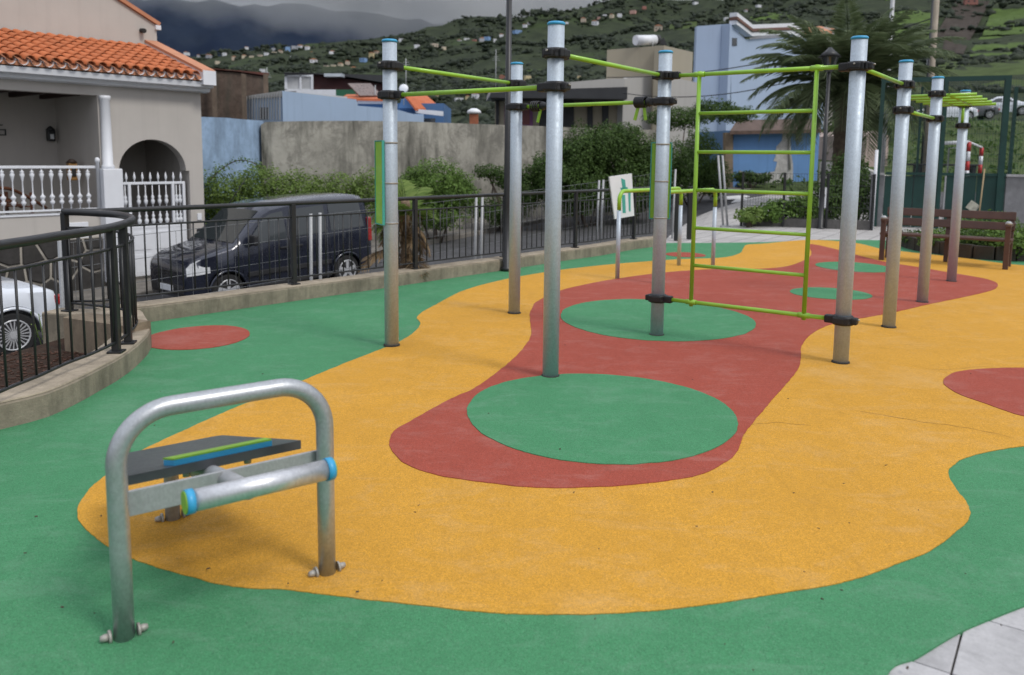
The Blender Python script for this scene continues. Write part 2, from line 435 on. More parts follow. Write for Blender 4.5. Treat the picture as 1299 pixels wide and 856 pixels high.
def disc(name, c, rx, ry, z, mat, rot=0.0, wob=0.012):
    pts = []
    for i in range(72):
        a = 2 * math.pi * i / 72
        k = 1 + wob * math.sin(3 * a + c[0]) + 0.004 * rnd.uniform(-1, 1)
        x, y = rx * k * math.cos(a), ry * k * math.sin(a)
        pts.append(Vector((c[0] + x * math.cos(rot) - y * math.sin(rot), c[1] + x * math.sin(rot) + y * math.cos(rot), 0)))
    return sheet(name, ragged(pts), z, 0.0035, mat, kind='structure')
disc('green_rubber_disc', (0.545, 4.80), 0.815, 0.862, 0.012, RUB_GREEN)
disc('green_rubber_disc', (1.40, 7.76), 0.93, 1.03, 0.012, RUB_GREEN)
disc('green_rubber_disc', (5.01, 11.75), 0.52, 0.58, 0.012, RUB_GREEN)
disc('green_rubber_disc', (3.72, 9.33), 0.45, 0.43, 0.012, RUB_GREEN)
disc('red_rubber_disc', (-2.66, 6.74), 0.42, 0.47, 0.004, RUB_RED)
disc('red_rubber_disc', (2.83, 13.12), 0.32, 0.34, 0.004, RUB_RED)
sheet('red_rubber_patch', pxpoly([(1197, 487), (1203, 477), (1222, 471), (1260, 468), (1299, 467.5), (1380, 470), (1430, 490), (1430, 530), (1380, 545), (1299, 529), (1245, 511), (1215, 500)]), 0.008, 0.0035, RUB_RED, kind='structure')

# paving slabs outside the rubber, each its own piece
pv = empty('paving', (1.352, 2.300, -0.03), math.radians(-34.8), kind='structure')
tm = MB().bbox((0, 0, 0), (0.394, 0.394, 0.05), 0.004).mesh('paving_tile'); tm.materials.append(PAVER)
PAVER2 = concrete('pale_paver', (0.50, 0.495, 0.50), 0.12, 2.0, 0.4); PAVER3 = concrete('dark_paver', (0.35, 0.345, 0.35), 0.22, 3.0, 0.4)
tms = [tm]
for mm in (PAVER2, PAVER3):
    t2 = tm.copy(); t2.materials.clear(); t2.materials.append(mm); tms.append(t2)
for i in range(-3, 20):
    for j in range(-7, 5):
        o = link_obj('paving_tile', rnd.choice(tms), None, pv)
        o.location = (0.2 + 0.4 * i, 0.2 + 0.4 * j, -0.001 + rnd.uniform(-0.0025, 0.001))
        o.rotation_euler = (0, 0, rnd.choice((0, 1, 2, 3)) * math.pi / 2 + rnd.uniform(-0.006, 0.006))

# ------------------------------------------------------------------ calisthenics rig
POST = dict(A=(-0.978, 6.499), B=(0.028, 7.947), C=(0.282, 5.597), D=(1.280, 6.987), E=(2.537, 6.090), F=(3.537, 7.455), G=(4.540, 8.827), H=(5.722, 10.425))
PH, PR = 2.45, 0.057
rig = empty('calisthenics_rig', (1.28, 6.987, 0), 0, 'galvanised calisthenics rig with lime green bars and eight blue-capped posts on rubber floor', 'exercise rig')
RO = Vector((1.28, 6.987, 0))
def rp(p): return Vector(p) - RO
pm = MB().lathe([(PR, 0), (PR, PH - 0.02)], 28).mesh('post'); pm.materials.append(GALV)
cm = MB().lathe([(PR * 0.95, PH - 0.02), (PR + 0.004, PH - 0.019), (PR + 0.005, PH - 0.006), (PR - 0.004, PH + 0.002), (0.01, PH + 0.004)], 28).mesh('cap'); cm.materials.append(BLUECAP)
jm = MB().lathe([(PR + 0.001, 0.0), (PR + 0.011, 0.004), (PR + 0.008, 0.0145), (PR + 0.001, 0.0165)], 24).mesh('gap_shade_ring'); jm.materials.append(plain('gap_contact_shade', (0.035, 0.032, 0.028), 0.95, var=0.3, nscale=25))  # dark ring at the post's floor gap, its contact shadow put in as colour
sk = MB().lathe([(PR + 0.012, 0), (PR + 0.001, 0.006)], 24)
for k, (x, y) in POST.items():
    o = link_obj('post', pm, None, rig); o.location = rp((x, y, 0)); o.rotation_euler = (0, 0, rnd.uniform(0, 6))
    c = link_obj('cap', cm, None, o)
    jr = link_obj('gap_shade_ring', jm, None, o)
def P3(k, z): return Vector((POST[k][0], POST[k][1], z))
def clamp(k, z, dirs, name='clamp'):
    """ribbed black two-shell clamp round a post, with a socket towards each bar"""
    mb = MB(); c = rp(P3(k, z)); h = 0.034
    mb.lathe([(PR + 0.002, -h), (PR + 0.016, -h), (PR + 0.020, -h * 0.6), (PR + 0.017, -h * 0.2), (PR + 0.017, h * 0.2), (PR + 0.020, h * 0.6), (PR + 0.016, h), (PR + 0.002, h)], 24, c)
    for d in dirs:
        d = Vector((d[0], d[1], 0)).normalized(); s = Vector((-d.y, d.x, 0))
        m = Matrix((d, s, Vector((0, 0, 1)))).transposed()
        mb.bbox(c + d * (PR + 0.035), (0.085, 0.062, 0.062), 0.012, m=m)
        mb.bbox(c - d * (PR + 0.025), (0.05, 0.075, 0.052), 0.012, m=m)
        for sg in (-1, 1):
            mb.bbox(c + s * sg * (PR + 0.014) + d * 0.02, (0.08, 0.022, 0.05), 0.008, m=m)
            mb.bbox(c + s * sg * (PR + 0.012) - d * 0.03, (0.05, 0.02, 0.056), 0.008, m=m)
    o = mb.build(name, BLACKPL, rig)
    for d in dirs:
        d = Vector((d[0], d[1], 0)).normalized()
        a = c - d * (PR + 0.045) + Vector((0, 0, 0.012)); MB().tube([a, a - d * 0.018], 0.007, 6).build('bolt', STEELBOLT, o)
    return o
def hbar(a, b, z, r=0.0172, trim=0.075, mat=None, name='bar'):
    pa, pb = rp(P3(a, z)), rp(P3(b, z)); d = (pb - pa).normalized()
    return MB().tube([pa + d * trim, pb - d * trim], r, 14).build(name, mat or LIME, rig)
def dv(a, b): return (POST[b][0] - POST[a][0], POST[b][1] - POST[a][1])
for a, b, z in (('A', 'B', 2.25), ('A', 'C', 2.022), ('C', 'D', 2.243), ('B', 'D', 2.03), ('E', 'F', 2.235), ('F', 'G', 2.008)):
    hbar(a, b, z)
clamp('A', 2.25, [dv('A', 'B')]); clamp('B', 2.25, [dv('B', 'A')])
clamp('A', 2.022, [dv('A', 'C')]); clamp('C', 2.022, [dv('C', 'A')])
clamp('C', 2.243, [dv('C', 'D')]); clamp('D', 2.243, [dv('D', 'C'), dv('D', 'E')])
clamp('B', 2.03, [dv('B', 'D')]); clamp('D', 2.03, [dv('D', 'B')])
clamp('E', 2.235, [dv('E', 'D'), dv('E', 'F')]); clamp('F', 2.235, [dv('F', 'E')])
clamp('F', 2.008, [dv('F', 'G')]); clamp('G', 2.008, [dv('G', 'F'), dv('G', 'H')])
clamp('D', 0.335, [dv('D', 'E')]); clamp('E', 0.335, [dv('E', 'D')])
clamp('G', 2.27, [dv('G', 'H')]); clamp('H', 2.27, [dv('H', 'G')]); clamp('H', 2.008, [dv('H', 'G')])
# wall-bar ladder between two posts
def onDE(t, z): return rp(P3('D', z)).lerp(rp(P3('E', z)), t)
lad = MB().tube([onDE(0.05, 2.24), onDE(0.95, 2.24)], 0.0172, 14).build('ladder', LIME, rig)
T1, T2 = 0.20, 0.81
for t in (T1, T2):
    MB().tube([onDE(t, 0.30), onDE(t, 2.265)], 0.0175, 14).build('upright', LIME, lad)
    for z in (2.24, 0.335):
        d = (onDE(1, 0) - onDE(0, 0)).normalized()
        MB().tube([onDE(t, z) - d * 0.045, onDE(t, z) + d * 0.045], 0.0225, 14).build('tee_joint', LIME, lad)
MB().tube([onDE(0.05, 0.335), onDE(0.95, 0.335)], 0.0172, 14).build('bottom_bar', LIME, lad)
for i in range(1, 6):
    z = 2.24 - (2.24 - 0.335) * i / 6
    MB().tube([onDE(T1, z), onDE(T2, z)], 0.0150, 12).build('rung', LIME, lad)
# horizontal hand ladder between the last two posts
d = Vector(dv('G', 'H') + (0,)).normalized(); s = Vector((d.y, -d.x, 0))
g0, h0 = rp(P3('G', 2.262)), rp(P3('H', 2.262))
L = (h0 - g0).length
mk = MB().tube([g0 + d * 0.11 + s * 0.1, h0 - d * 0.11 + s * 0.1], 0.0172, 12).build('hand_ladder', LIME, rig)
MB().tube([g0 + d * 0.11 - s * 0.1, h0 - d * 0.11 - s * 0.1], 0.0172, 12).build('rail', LIME, mk)
for i in range(5):
    c = g0 + d * (0.13 + (L - 0.26) * i / 4) + Vector((0, 0, 0.0))
    MB().tube([c - s * 0.38, c + s * 0.36], [0.0175] * 2, 12).build('rung', LIME, mk)
for c, sg in ((g0, 1), (h0, -1)):
    q = c + d * sg * 0.085
    MB().tube([q + Vector((0, 0, -0.254)), q + Vector((0, 0, 0.0))], 0.0172, 12).build('strut', LIME, mk)
# instruction plates strapped to two posts
def plate(k, off, ang, w, z0, z1):
    c = rp(P3(k, (z0 + z1) / 2)) + Vector(off)
    p = MB().bbox(c, (w, 0.012, z1 - z0), 0.004, rz=ang).build('instruction_plate', LIME, rig)
    m = Matrix.Rotation(ang, 3, 'Z')
    fr = MB()
    for sx in (-1, 1): fr.box(c + m @ Vector((sx * (w / 2 + 0.004), 0, 0)), (0.008, 0.02, z1 - z0 + 0.012), ang)
    for sz in (-1, 1): fr.box(c + Vector((0, 0, sz * ((z1 - z0) / 2 + 0.003))), (w, 0.02, 0.008), ang)
    fr.build('plate_edge', MATS.get('teal_plastic') or plain('teal_plastic', (0.06, 0.36, 0.30), 0.4), p)
    for z in (z0 + 0.01, (z0 + z1) / 2, z1 - 0.01):
        MB().lathe([(PR + 0.0005, -0.006), (PR + 0.004, -0.006), (PR + 0.004, 0.006), (PR + 0.0005, 0.006)], 24, rp(P3(k, z))).build('strap', STEELBOLT, p)
plate('A', (-0.092, 0.03, 0), math.radians(118), 0.17, 1.0, 1.66)
plate('D', (0.005, 0.075, 0), math.radians(-8), 0.165, 1.03, 1.68)
# grips slung on the far cross bar
def grip(t, sag, turns):
    a, b = rp(P3('B', 2.03)), rp(P3('D', 2.03)); c = a.lerp(b, t); d = (b - a).normalized()
    pts = []
    n = turns * 12
    for i in range(n + 1):
        an = 2 * math.pi * i / 12; q = c + d * (i / n - 0.5) * 0.10
        pts.append(q + Vector((0, 0, 1)) * 0.042 * math.cos(an) + d.cross(Vector((0, 0, 1))) * 0.042 * math.sin(an))
    g = MB().tube(pts, 0.009, 6).build('spring_grip', BLACKPL, rig)
    MB().tube([c + d * 0.05, c + d * 0.08, c + d * 0.11, c + d * 0.14], [0.03, 0.042, 0.03, 0.038], 12).build('sleeve', BLACKPL, g)
    for k, off in enumerate(sag):
        q = c + d * off
        mb = MB(); mb.bbox(q + Vector((0, 0, -0.09)), (0.03, 0.012, 0.13), 0.005, rz=0.4, m=Matrix.Rotation(-0.6, 3, 'Z') @ Matrix.Rotation(0.25 - 0.4 * k, 3, 'Y'))
        mb.build('strap_loop', LIME, g)
grip(0.86, (-0.04, 0.04), 7); grip(0.15, (0.035,), 4)

# ------------------------------------------------------------------ decline sit-up bench in front
LB, RB = Vector((-1.230, 2.432, 0)), Vector((-0.674, 2.845, 0))
ax = (RB - LB).normalized(); bk = Vector((-ax.y, ax.x, 0)); MID = (LB + RB) / 2; W = (RB - LB).length
sit = empty('sit_up_bench', MID, math.atan2(ax.y, ax.x), 'galvanised sit-up bench with arched tube frame and charcoal board', 'exercise bench')
AH, AR, TR = 0.735, 0.17, 0.0315
pts = [Vector((-W / 2, 0, 0)), Vector((-W / 2, 0, 0.3)), Vector((-W / 2, 0, AH - AR - 0.02))]
pts += arc_pts((-W / 2 + AR, 0, AH - AR), AR, math.pi, math.pi / 2, 12, (1, 0, 0), (0, 0, 1))
pts += [Vector((0, 0, AH))]
pts += arc_pts((W / 2 - AR, 0, AH - AR), AR, math.pi / 2, 0, 12, (1, 0, 0), (0, 0, 1))
pts += [Vector((W / 2, 0, AH - AR - 0.02)), Vector((W / 2, 0, 0.3)), Vector((W / 2, 0, 0))]
MB().tube(pts, TR, 24).build('arch_frame', GALVB, sit)
MB().bbox((0, 0.035, 0.425), (W - 0.01, 0.012, 0.085), 0.003).build('cross_plate', GALV2, sit)
# board: wide in front, narrow behind, sloping down to the rear
FW, BW, yF, yB, zF, zB, TH = 0.62, 0.42, 0.20, 0.88, 0.455, 0.300, 0.034
def bpnt(x, y, dz=0.0): return Vector((x + 0.025, y, zF + (zB - zF) * (y - yF) / (yB - yF) + dz))
mb = MB()
outline = [(-FW / 2, yF), (FW / 2, yF), (FW / 2 - 0.01, yF + 0.08), (BW / 2, yB - 0.02), (BW / 2 - 0.03, yB), (-BW / 2 + 0.03, yB), (-BW / 2, yB - 0.02), (-FW / 2 + 0.01, yF + 0.08)]
n = len(outline)
vs = [bpnt(x, y) for x, y in outline] + [bpnt(x, y, -TH) for x, y in outline]
mb.add(vs, [tuple(range(n)), tuple(reversed(range(n, 2 * n)))] + [(i, (i + 1) % n, n + (i + 1) % n, n + i) for i in range(n)])
brd = mb.build('board', BOARD, sit)
def stripe(nm, matn, x0, x1, y0, y1, d0, d1):
    q = [(x0, y0), (x1, y0), (x1, y1), (x0 - 0.02, y1)]
    vs = [bpnt(x, y, d1) for x, y in q] + [bpnt(x, y, d0) for x, y in q]
    MB().add(vs, [(0, 1, 2, 3), (7, 6, 5, 4)] + [(i, (i + 1) % 4, 4 + (i + 1) % 4, 4 + i) for i in range(4)]).build(nm, matn, brd)
stripe('blue_stripe', BLUECAP, -0.15, 0.20, yF + 0.008, yF + 0.075, 0.0005, 0.020)
stripe('green_stripe', LIME, -0.15, 0.20, yF + 0.014, yF + 0.085, 0.021, 0.027)
# spine tube below the board and the roller in front
MB().tube([Vector((0, 0.80, 0.0)), Vector((0, 0.80, 0.20)), Vector((0, 0.77, 0.245)), Vector((0, 0.70, 0.275)), Vector((0, 0.2, 0.40)), Vector((0, -0.02, 0.445)), Vector((0, -0.20, 0.475))], 0.03, 16).build('spine_tube', GALV2, sit)
for x in (-0.10, 0.12):
    MB().lathe([(0.014, 0), (0.014, 0.02)], 10, bpnt(x, yF + 0.05, -TH - 0.018)).build('board_bolt', STEELBOLT, brd)
RY, RZ, RL, RR = -0.225, 0.495, 0.435, 0.034
rl = MB().tube([(-RL / 2 + 0.036, RY, RZ), (RL / 2 + 0.036, RY, RZ)], RR, 26).build('roller', galv('bright_roller_steel', (0.66, 0.67, 0.69), 0.33, 0.7), sit)
for sg in (-1, 1):
    x0 = sg * RL / 2 + 0.036
    MB().tube([(x0 - sg * 0.004, RY, RZ), (x0 + sg * 0.02, RY, RZ)], RR + 0.004, 26).build('end_cap', BLUECAP, rl)
    MB().tube([(x0 + sg * 0.02, RY, RZ), (x0 + sg * 0.0235, RY, RZ)], RR + 0.001, 26).build('end_disc', GREENCAP, rl)
for x, y in ((-W / 2, 0), (W / 2, 0), (0, 0.80)):
    for sg in (-1, 1):
        p = Vector((x + sg * 0.044, y + sg * -0.004, 0.014))
        b_ = MB().tube([p, p + Vector((sg * 0.014, 0, 0.001)), p + Vector((sg * 0.026, 0, 0.002))], [0.012, 0.012, 0.008], 10).build('anchor_nut', STEELBOLT, sit)
        MB().tube([p - Vector((sg * 0.006, 0, 0)), p + Vector((sg * 0.002, 0, 0))], 0.021, 14).build('washer', STEELBOLT, b_)

# ------------------------------------------------------------------ parallel bars behind the rig
pbar = empty('parallel_bars', (1.95, 10.9, 0), 0, 'low parallel bars with lime green rails and thin steel legs behind the rig', 'exercise bars')
PO = Vector((1.95, 10.9, 0)); pd = Vector((0.605, 0.795, 0)).normalized()
def pbarline(a, b, h=1.13):
    a, b = Vector(a) - PO, Vector(b) - PO; d = (b - a).normalized(); r = 0.12
    pts = [a + Vector((0, 0, h - 0.24))] + arc_pts(a + d * r + Vector((0, 0, h - r)), r, math.pi, math.pi / 2, 8, d, (0, 0, 1)) + arc_pts(b - d * r + Vector((0, 0, h - r)), r, math.pi / 2, 0, 8, d, (0, 0, 1)) + [b + Vector((0, 0, h - 0.24))]
    MB().tube(pts, 0.026, 14).build('rail', LIME, pbar)
    for q in (a, b):
        MB().tube([q, q + Vector((0, 0, h - 0.25))], 0.028, 14).build('leg', GALV, pbar)
pbarline((1.366, 10.366, 0), (2.447, 11.768, 0))
b2 = Vector((2.86, 11.426, 0)); pbarline(b2 - pd * 1.77, b2)

# hairline cracks in the orange surface and a little wind-blown litter
def crack(px, w=0.0035):
    c_ = [gp(u, v) for u, v in px]; c_ = catmull(c_, 8, False); vs = []; fs = []
    for i, p in enumerate(c_):
        q = p + Vector((0.012 * pnoise(p * 11), 0.02 * pnoise(p * 11 + Vector((4, 4, 4))), 0)); ww = w * (0.4 + 0.8 * abs(pnoise(p * 17)))
        vs += [(q.x, q.y - ww, 0.0052), (q.x, q.y + ww, 0.0052)]
    for i in range(len(c_) - 1): fs.append((2 * i, 2 * i + 2, 2 * i + 3, 2 * i + 1))
    MB().add(vs, fs).build('surface_crack', MATS.get('crack_dirt') or plain('crack_dirt', (0.14, 0.075, 0.025), 0.95), kind='structure')
crack([(1090, 522), (1130, 529), (1170, 536), (1210, 541), (1250, 548), (1285, 556)])
crack([(1150, 462), (1190, 470), (1240, 466), (1290, 470)], 0.0025)
crack([(905, 536), (940, 540), (985, 537), (1030, 541)], 0.0025)
lt = MB()
for i in range(45):
    u, v = rnd.uniform(20, 1290), rnd.uniform(400, 850); p = gp(u, v, 0.016)
    if p.y > 9: continue
    a = rnd.uniform(0, 6.3); L_ = rnd.uniform(0.004, 0.012); m_ = Matrix.Rotation(a, 3, 'Z') @ Matrix.Rotation(rnd.uniform(-0.4, 0.4), 3, 'X')
    lt.box(p, (L_, L_ * rnd.uniform(0.3, 0.8), 0.003), m=m_)
lt.build('ground_litter', plain('dry_litter', (0.06, 0.045, 0.03), 0.9, var=0.4, nscale=30), label='scattered dark crumbs and dry bits on the rubber floor', cat='litter', kind='stuff')
# ------------------------------------------------------------------ kerbs, railings, road
RD = Vector((0.647, 0.763, 0)).normalized(); RN = Vector((-RD.y, RD.x, 0)); R0 = Vector((-3.21, 15.6, 0))
RZ_ = math.atan2(RD.y, RD.x)
def road_z(p):
    s = (Vector((p[0], p[1], 0)) - R0).dot(RD)
    return -0.94 + (0.045 * s if s < 0 else (0.068 * s if s < 16 else 1.088 + 0.012 * (s - 16)))
def rpos(s, t, dz=0.0):
    p = R0 + RD * s + RN * t; return Vector((p.x, p.y, road_z(p) + dz))
def left_normals(path):
    out = []
    for i in range(len(path)):
        t = path[min(i + 1, len(path) - 1)] - path[max(i - 1, 0)]; t = Vector((t.x, t.y, 0)).normalized()
        out.append(Vector((-t.y, t.x, 0)))
    return out
def sweep(path, prof, zf=None, smooth=False):
    """prof: closed list of (offset to the left, z)"""
    mb = MB(); nn = left_normals(path); k = len(prof); vs = []; fs = []
    for p, n_ in zip(path, nn):
        for o, z in prof: vs.append(Vector((p.x, p.y, 0)) + n_ * o + Vector((0, 0, z + (zf(p) if zf else 0))))
    for i in range(len(path) - 1):
        for j in range(k): fs.append((i * k + j, i * k + (j + 1) % k, (i + 1) * k + (j + 1) % k, (i + 1) * k + j))
    fs.append(tuple(range(k))); fs.append(tuple(reversed(range((len(path) - 1) * k, len(path) * k))))
    return mb.add(vs, fs, smooth)
def offset_path(path, o): return [Vector((p.x, p.y, 0)) + n_ * o for p, n_ in zip(path, left_normals(path))]
def resample(path, step):
    out = [path[0].copy()]; acc = 0.0
    for a, b in zip(path[:-1], path[1:]):
        L = (b - a).length; d = 0.0
        while acc + (L - d) >= step:
            d += step - acc; out.append(a.lerp(b, d / L)); acc = 0.0
        acc += L - d
    return out
P0 = Vector((-3.93, 7.03, 0))
kcx = catmull([gp(u, v) for u, v in KERB_CURVE[:-1]] + [gp(176, 414), Vector((-3.62, 7.12, 0)), Vector((-4.1, 7.2, 0))], 8, False)
klx = catmull([Vector((-3.95, 6.98, 0)), Vector((-3.62, 7.02, 0))] + kl, 5, False)
klx = [p for p in klx]
def kerb_run(name, path, label):
    j = resample(path, 0.11)
    w = [Vector((p.x + 0.006 * pnoise(p * 7), p.y + 0.006 * pnoise(p * 7 + Vector((9, 0, 0))), 0)) for p in j]
    root = sweep(w, [(0.004, -0.9), (0.0, 0.135), (0.012, 0.15), (0.235, 0.152), (0.245, 0.14), (0.245, -1.5)]).build(name, KERB, kind='structure')
    sweep(w, [(0.006, 0.149), (0.010, 0.1575), (0.237, 0.159), (0.241, 0.149)]).build('coping', KERBTOP, root)
    return root
kerb_run('curved_kerb', kcx, '')
kerb_run('kerb', klx[6:], '')
# ---- straight railing
def railing(name, path, post_at, label, step=0.118, zk=0.158, top=1.035, r=0.024, skip=(), group='black park railings'):
    base = path[0]; root = empty(name, (base.x, base.y, zk), 0, label, 'railing', group)
    B = Vector((base.x, base.y, zk))
    path = [Vector((p.x, p.y, 0)) for p in path]
    def Q(p, z): return Vector((p.x, p.y, z)) - B
    MB().tube([Q(p, top) for p in path], r, 14).build('handrail', IRON, root)
    for z, rr, nm in ((top - 0.145, 0.011, 'top_bar'), (zk + 0.075, 0.011, 'bottom_bar')):
        MB().tube([Q(p, z) for p in path], rr, 6).build(nm, IRON, root)
    bm_ = MB().tube([(0, 0, zk + 0.075), (0, 0, top - 0.145)], 0.0075, 6).mesh('baluster'); bm_.materials.append(IRON)
    for p in resample(path, step)[1:]:
        o = link_obj('baluster', bm_, None, root); o.location = Vector((p.x, p.y, 0)) - B
    pm_ = MB().bbox((0, 0, (top - 0.01) / 2 + 0.05), (0.05, 0.05, top - 0.01 - 0.1), 0.004).mesh('railing_post'); pm_.materials.append(IRON)
    fm_ = MB().bbox((0, 0, zk + 0.008), (0.10, 0.10, 0.012), 0.003).mesh('base_plate'); fm_.materials.append(IRON)
    for p in post_at:
        i = min(range(len(path)), key=lambda k: (path[k] - Vector((p.x, p.y, 0))).length); q = path[i]
        t = path[min(i + 1, len(path) - 1)] - path[max(i - 1, 0)]
        o = link_obj('railing_post', pm_, None, root); o.location = Vector((q.x, q.y, 0)) - B; o.rotation_euler = (0, 0, math.atan2(t.y, t.x))
        link_obj('base_plate', fm_, None, o)
    return root
fl = resample(offset_path(klx, 0.12), 0.05)
def near_u(path, u, z=1.0): return min(path, key=lambda p: abs(pix((p.x, p.y, z))[0] - u))
railing('railing', fl, [near_u(fl, u) for u in (373, 525, 640, 732, 805, 846)], 'straight black metal railing on the kerb between the parked van and the park')
RAILC = [(-190, 345), (-60, 322), (0, 312), (40, 306), (75, 300), (110, 295), (140, 289.5), (158, 284.5), (167, 280.5), (165, 276.5), (150, 273), (120, 271), (78, 269)]
rc = resample(catmull([gp(u, v, 1.03) for u, v in RAILC], 8, False), 0.04)
railing('railing', rc, [min(rc, key=lambda p: (p - gp(*q)).length) for q in ()] + [near_u(rc[:len(rc) * 2 // 3], 141), near_u(rc[len(rc) // 2:], 156), rc[-1], near_u(rc[:len(rc) // 3], -60)],
        'black metal railing curving round the mulch bed in a hairpin', r=0.029, step=0.125)
# mulch bed and low wall inside the hairpin
MULCH = concrete('brown_mulch', (0.055, 0.030, 0.020), 0.5, 9, 1.0)
inner = offset_path(kcx, 0.2)
bed = [p for p in inner[4:-6]] + [Vector((-3.9, 6.9, 0)), Vector((-4.2, 5.5, 0)), Vector((-4.4, 3.0, 0))]
sheet('mulch_bed', bed, -0.06, 0.3, MULCH, kind='structure')
chips = MB()
for i in range(1500):
    p = Vector((rnd.uniform(-4.2, -2.85), rnd.uniform(3.2, 6.4), -0.055)); a = rnd.uniform(0, 6.3)
    m_ = Matrix.Rotation(a, 3, 'Z') @ Matrix.Rotation(rnd.uniform(-0.5, 0.5), 3, 'X')
    chips.box(p, (rnd.uniform(0.02, 0.05), rnd.uniform(0.006, 0.014), 0.006), m=m_)
chips.build('mulch_chips', plain('bark', (0.075, 0.035, 0.022), 0.9, var=0.4, nscale=20), label='dark brown bark mulch in the bed inside the curved kerb', cat='mulch', kind='stuff', fix=False)
WALLC = concrete('tan_concrete', (0.27, 0.215, 0.155), 0.35, 1.5, 0.5)
wa, wb = gp(80, 402, 0.22), gp(160, 413, 0.22)
sweep([wa, wa.lerp(wb, 0.5), wb], [(0, -1.2), (0, 0.215), (0.01, 0.22), (0.22, 0.22), (0.23, 0.21), (0.23, -1.2)]).build('stair_wall', WALLC, label='low tan concrete wall behind the mulch bed inside the curved railing', cat='low wall')
wc = wa + Vector((-0.55, -1.0, 0))
# ---- road, far pavement
mb = MB(); vs = []; fs = []
ss = [-40, -25, -15, -10, -6, -3, 0, 3, 6, 10, 15, 20, 26, 33, 42, 55, 75]; tt = [-9, -6, -4, -2, 0, 2.2]
for s_ in ss:
    for t_ in tt: vs.append(rpos(s_, t_))
for i in range(len(ss) - 1):
    for j in range(len(tt) - 1): a = i * len(tt) + j; fs.append((a, a + len(tt), a + len(tt) + 1, a + 1))
mb.add(vs, fs).build('road', ASPHALT, kind='structure')
far_edge = [R0 + RD * s_ + RN * 2.15 for s_ in (-30, -20, -10, -5, 0, 2, 4, 6, 8, 10, 14, 18, 24, 32, 45, 70)]
FARPAVE = concrete('far_pavement', (0.20, 0.185, 0.165), 0.35, 1.5)
sweep(far_edge, [(0, -0.3), (0, 0.09), (0.02, 0.11), (1.25, 0.12), (1.25, -0.3)], road_z).build('far_pavement', FARPAVE, kind='structure')
# white turning arrow and edge line on the road
ROADPAINT = plain('road_paint', (0.62, 0.62, 0.62), 0.7, var=0.2, nscale=12)
def road_px(u, v):
    d = ray(u, v); lo, hi = 5.0, 120.0
    for _ in range(60):
        m_ = (lo + hi) / 2; p = CAMLOC + d * (m_ / d.y)
        if p.z > road_z(p): lo = m_
        else: hi = m_
    return CAMLOC + d * (lo / d.y)
def road_poly(name, px):
    pts = [road_px(u, v) for u, v in px]
    vs = [p + Vector((0, 0, 0.006)) for p in pts] + [p + Vector((0, 0, 0.002)) for p in pts]; n_ = len(pts)
    m_ = MB(); m_.add(vs, [tuple(range(n_)), tuple(reversed(range(n_, 2 * n_)))] + [(i, (i + 1) % n_, n_ + (i + 1) % n_, n_ + i) for i in range(n_)])
    return m_.build(name, ROADPAINT, kind='structure')
road_poly('road_arrow_marking', [(922, 249), (945, 247.5), (952, 249.5), (943, 251), (957, 253.5), (927, 257.5), (933, 252.5), (922, 253.5)])
road_poly('road_edge_line', [(946, 252.6), (1000, 243.0), (1000, 243.9), (950, 253.6)])
# ---- entrance pavement, sloping from the park level down to the road
EPAVE = newmat('entrance_pavers')
brick = EPAVE.n.new('ShaderNodeTexBrick'); brick.inputs['Scale'].default_value = 1.0
brick.inputs['Brick Width'].default_value = 0.4; brick.inputs['Row Height'].default_value = 0.4; brick.offset = 0.0
brick.inputs['Mortar Size'].default_value = 0.012
brick.inputs['Color1'].default_value = (0.40, 0.385, 0.37, 1); brick.inputs['Color2'].default_value = (0.47, 0.455, 0.44, 1); brick.inputs['Mortar'].default_value = (0.16, 0.15, 0.15, 1)
EPAVE.l.new(EPAVE.mapping(EPAVE.coord(), (1, 1, 1), (0, 0, 0.6)), brick.inputs['Vector'])
cc = EPAVE.mix(EPAVE.rng(EPAVE.noise(1.2, 6, 0.7), 0.4, 0.7, 0, 0.45), brick.outputs['Color'], (0.26, 0.25, 0.24, 1))
EPAVE.set(Base_Color=cc, Roughness=0.85); EPAVE.set(Normal=EPAVE.bump(brick.outputs['Fac'], -0.4, 0.006))
inner_e = [gp(840, 310), gp(900, 310), gp(970, 309.5), gp(1040, 306), gp(1120, 307), Vector((9.0, 13.5, 0)), Vector((16, 13.5, 0))]
outer_e = [gp(848, 300, 0.0)] + [road_px(u, v) + Vector((0, 0, 0.1)) for u, v in ((880, 281), (905, 270), (940, 259), (975, 250))] + [rpos(30, -1.2, 0.1), rpos(45, -1.2, 0.1)]
mid_e = []
for a, b in zip(inner_e, outer_e): mid_e.append(Vector(((a.x + b.x) / 2, (a.y + b.y) / 2, a.z * 0.8 + b.z * 0.2 + 0.0)))
vs = [p + Vector((0, 0, -0.004)) for p in inner_e] + mid_e + outer_e; k = len(inner_e); fs = []
for r_ in range(2):
    for i in range(k - 1): fs.append((r_ * k + i, r_ * k + i + 1, (r_ + 1) * k + i + 1, (r_ + 1) * k + i))
vs2 = [p - Vector((0, 0, 0.7)) for p in outer_e]; b0 = len(vs); vs += vs2
for i in range(k - 1): fs.append((2 * k + i, 2 * k + i + 1, b0 + i + 1, b0 + i))
MB().add(vs, fs).build('entrance_pavement', EPAVE.m, kind='structure')

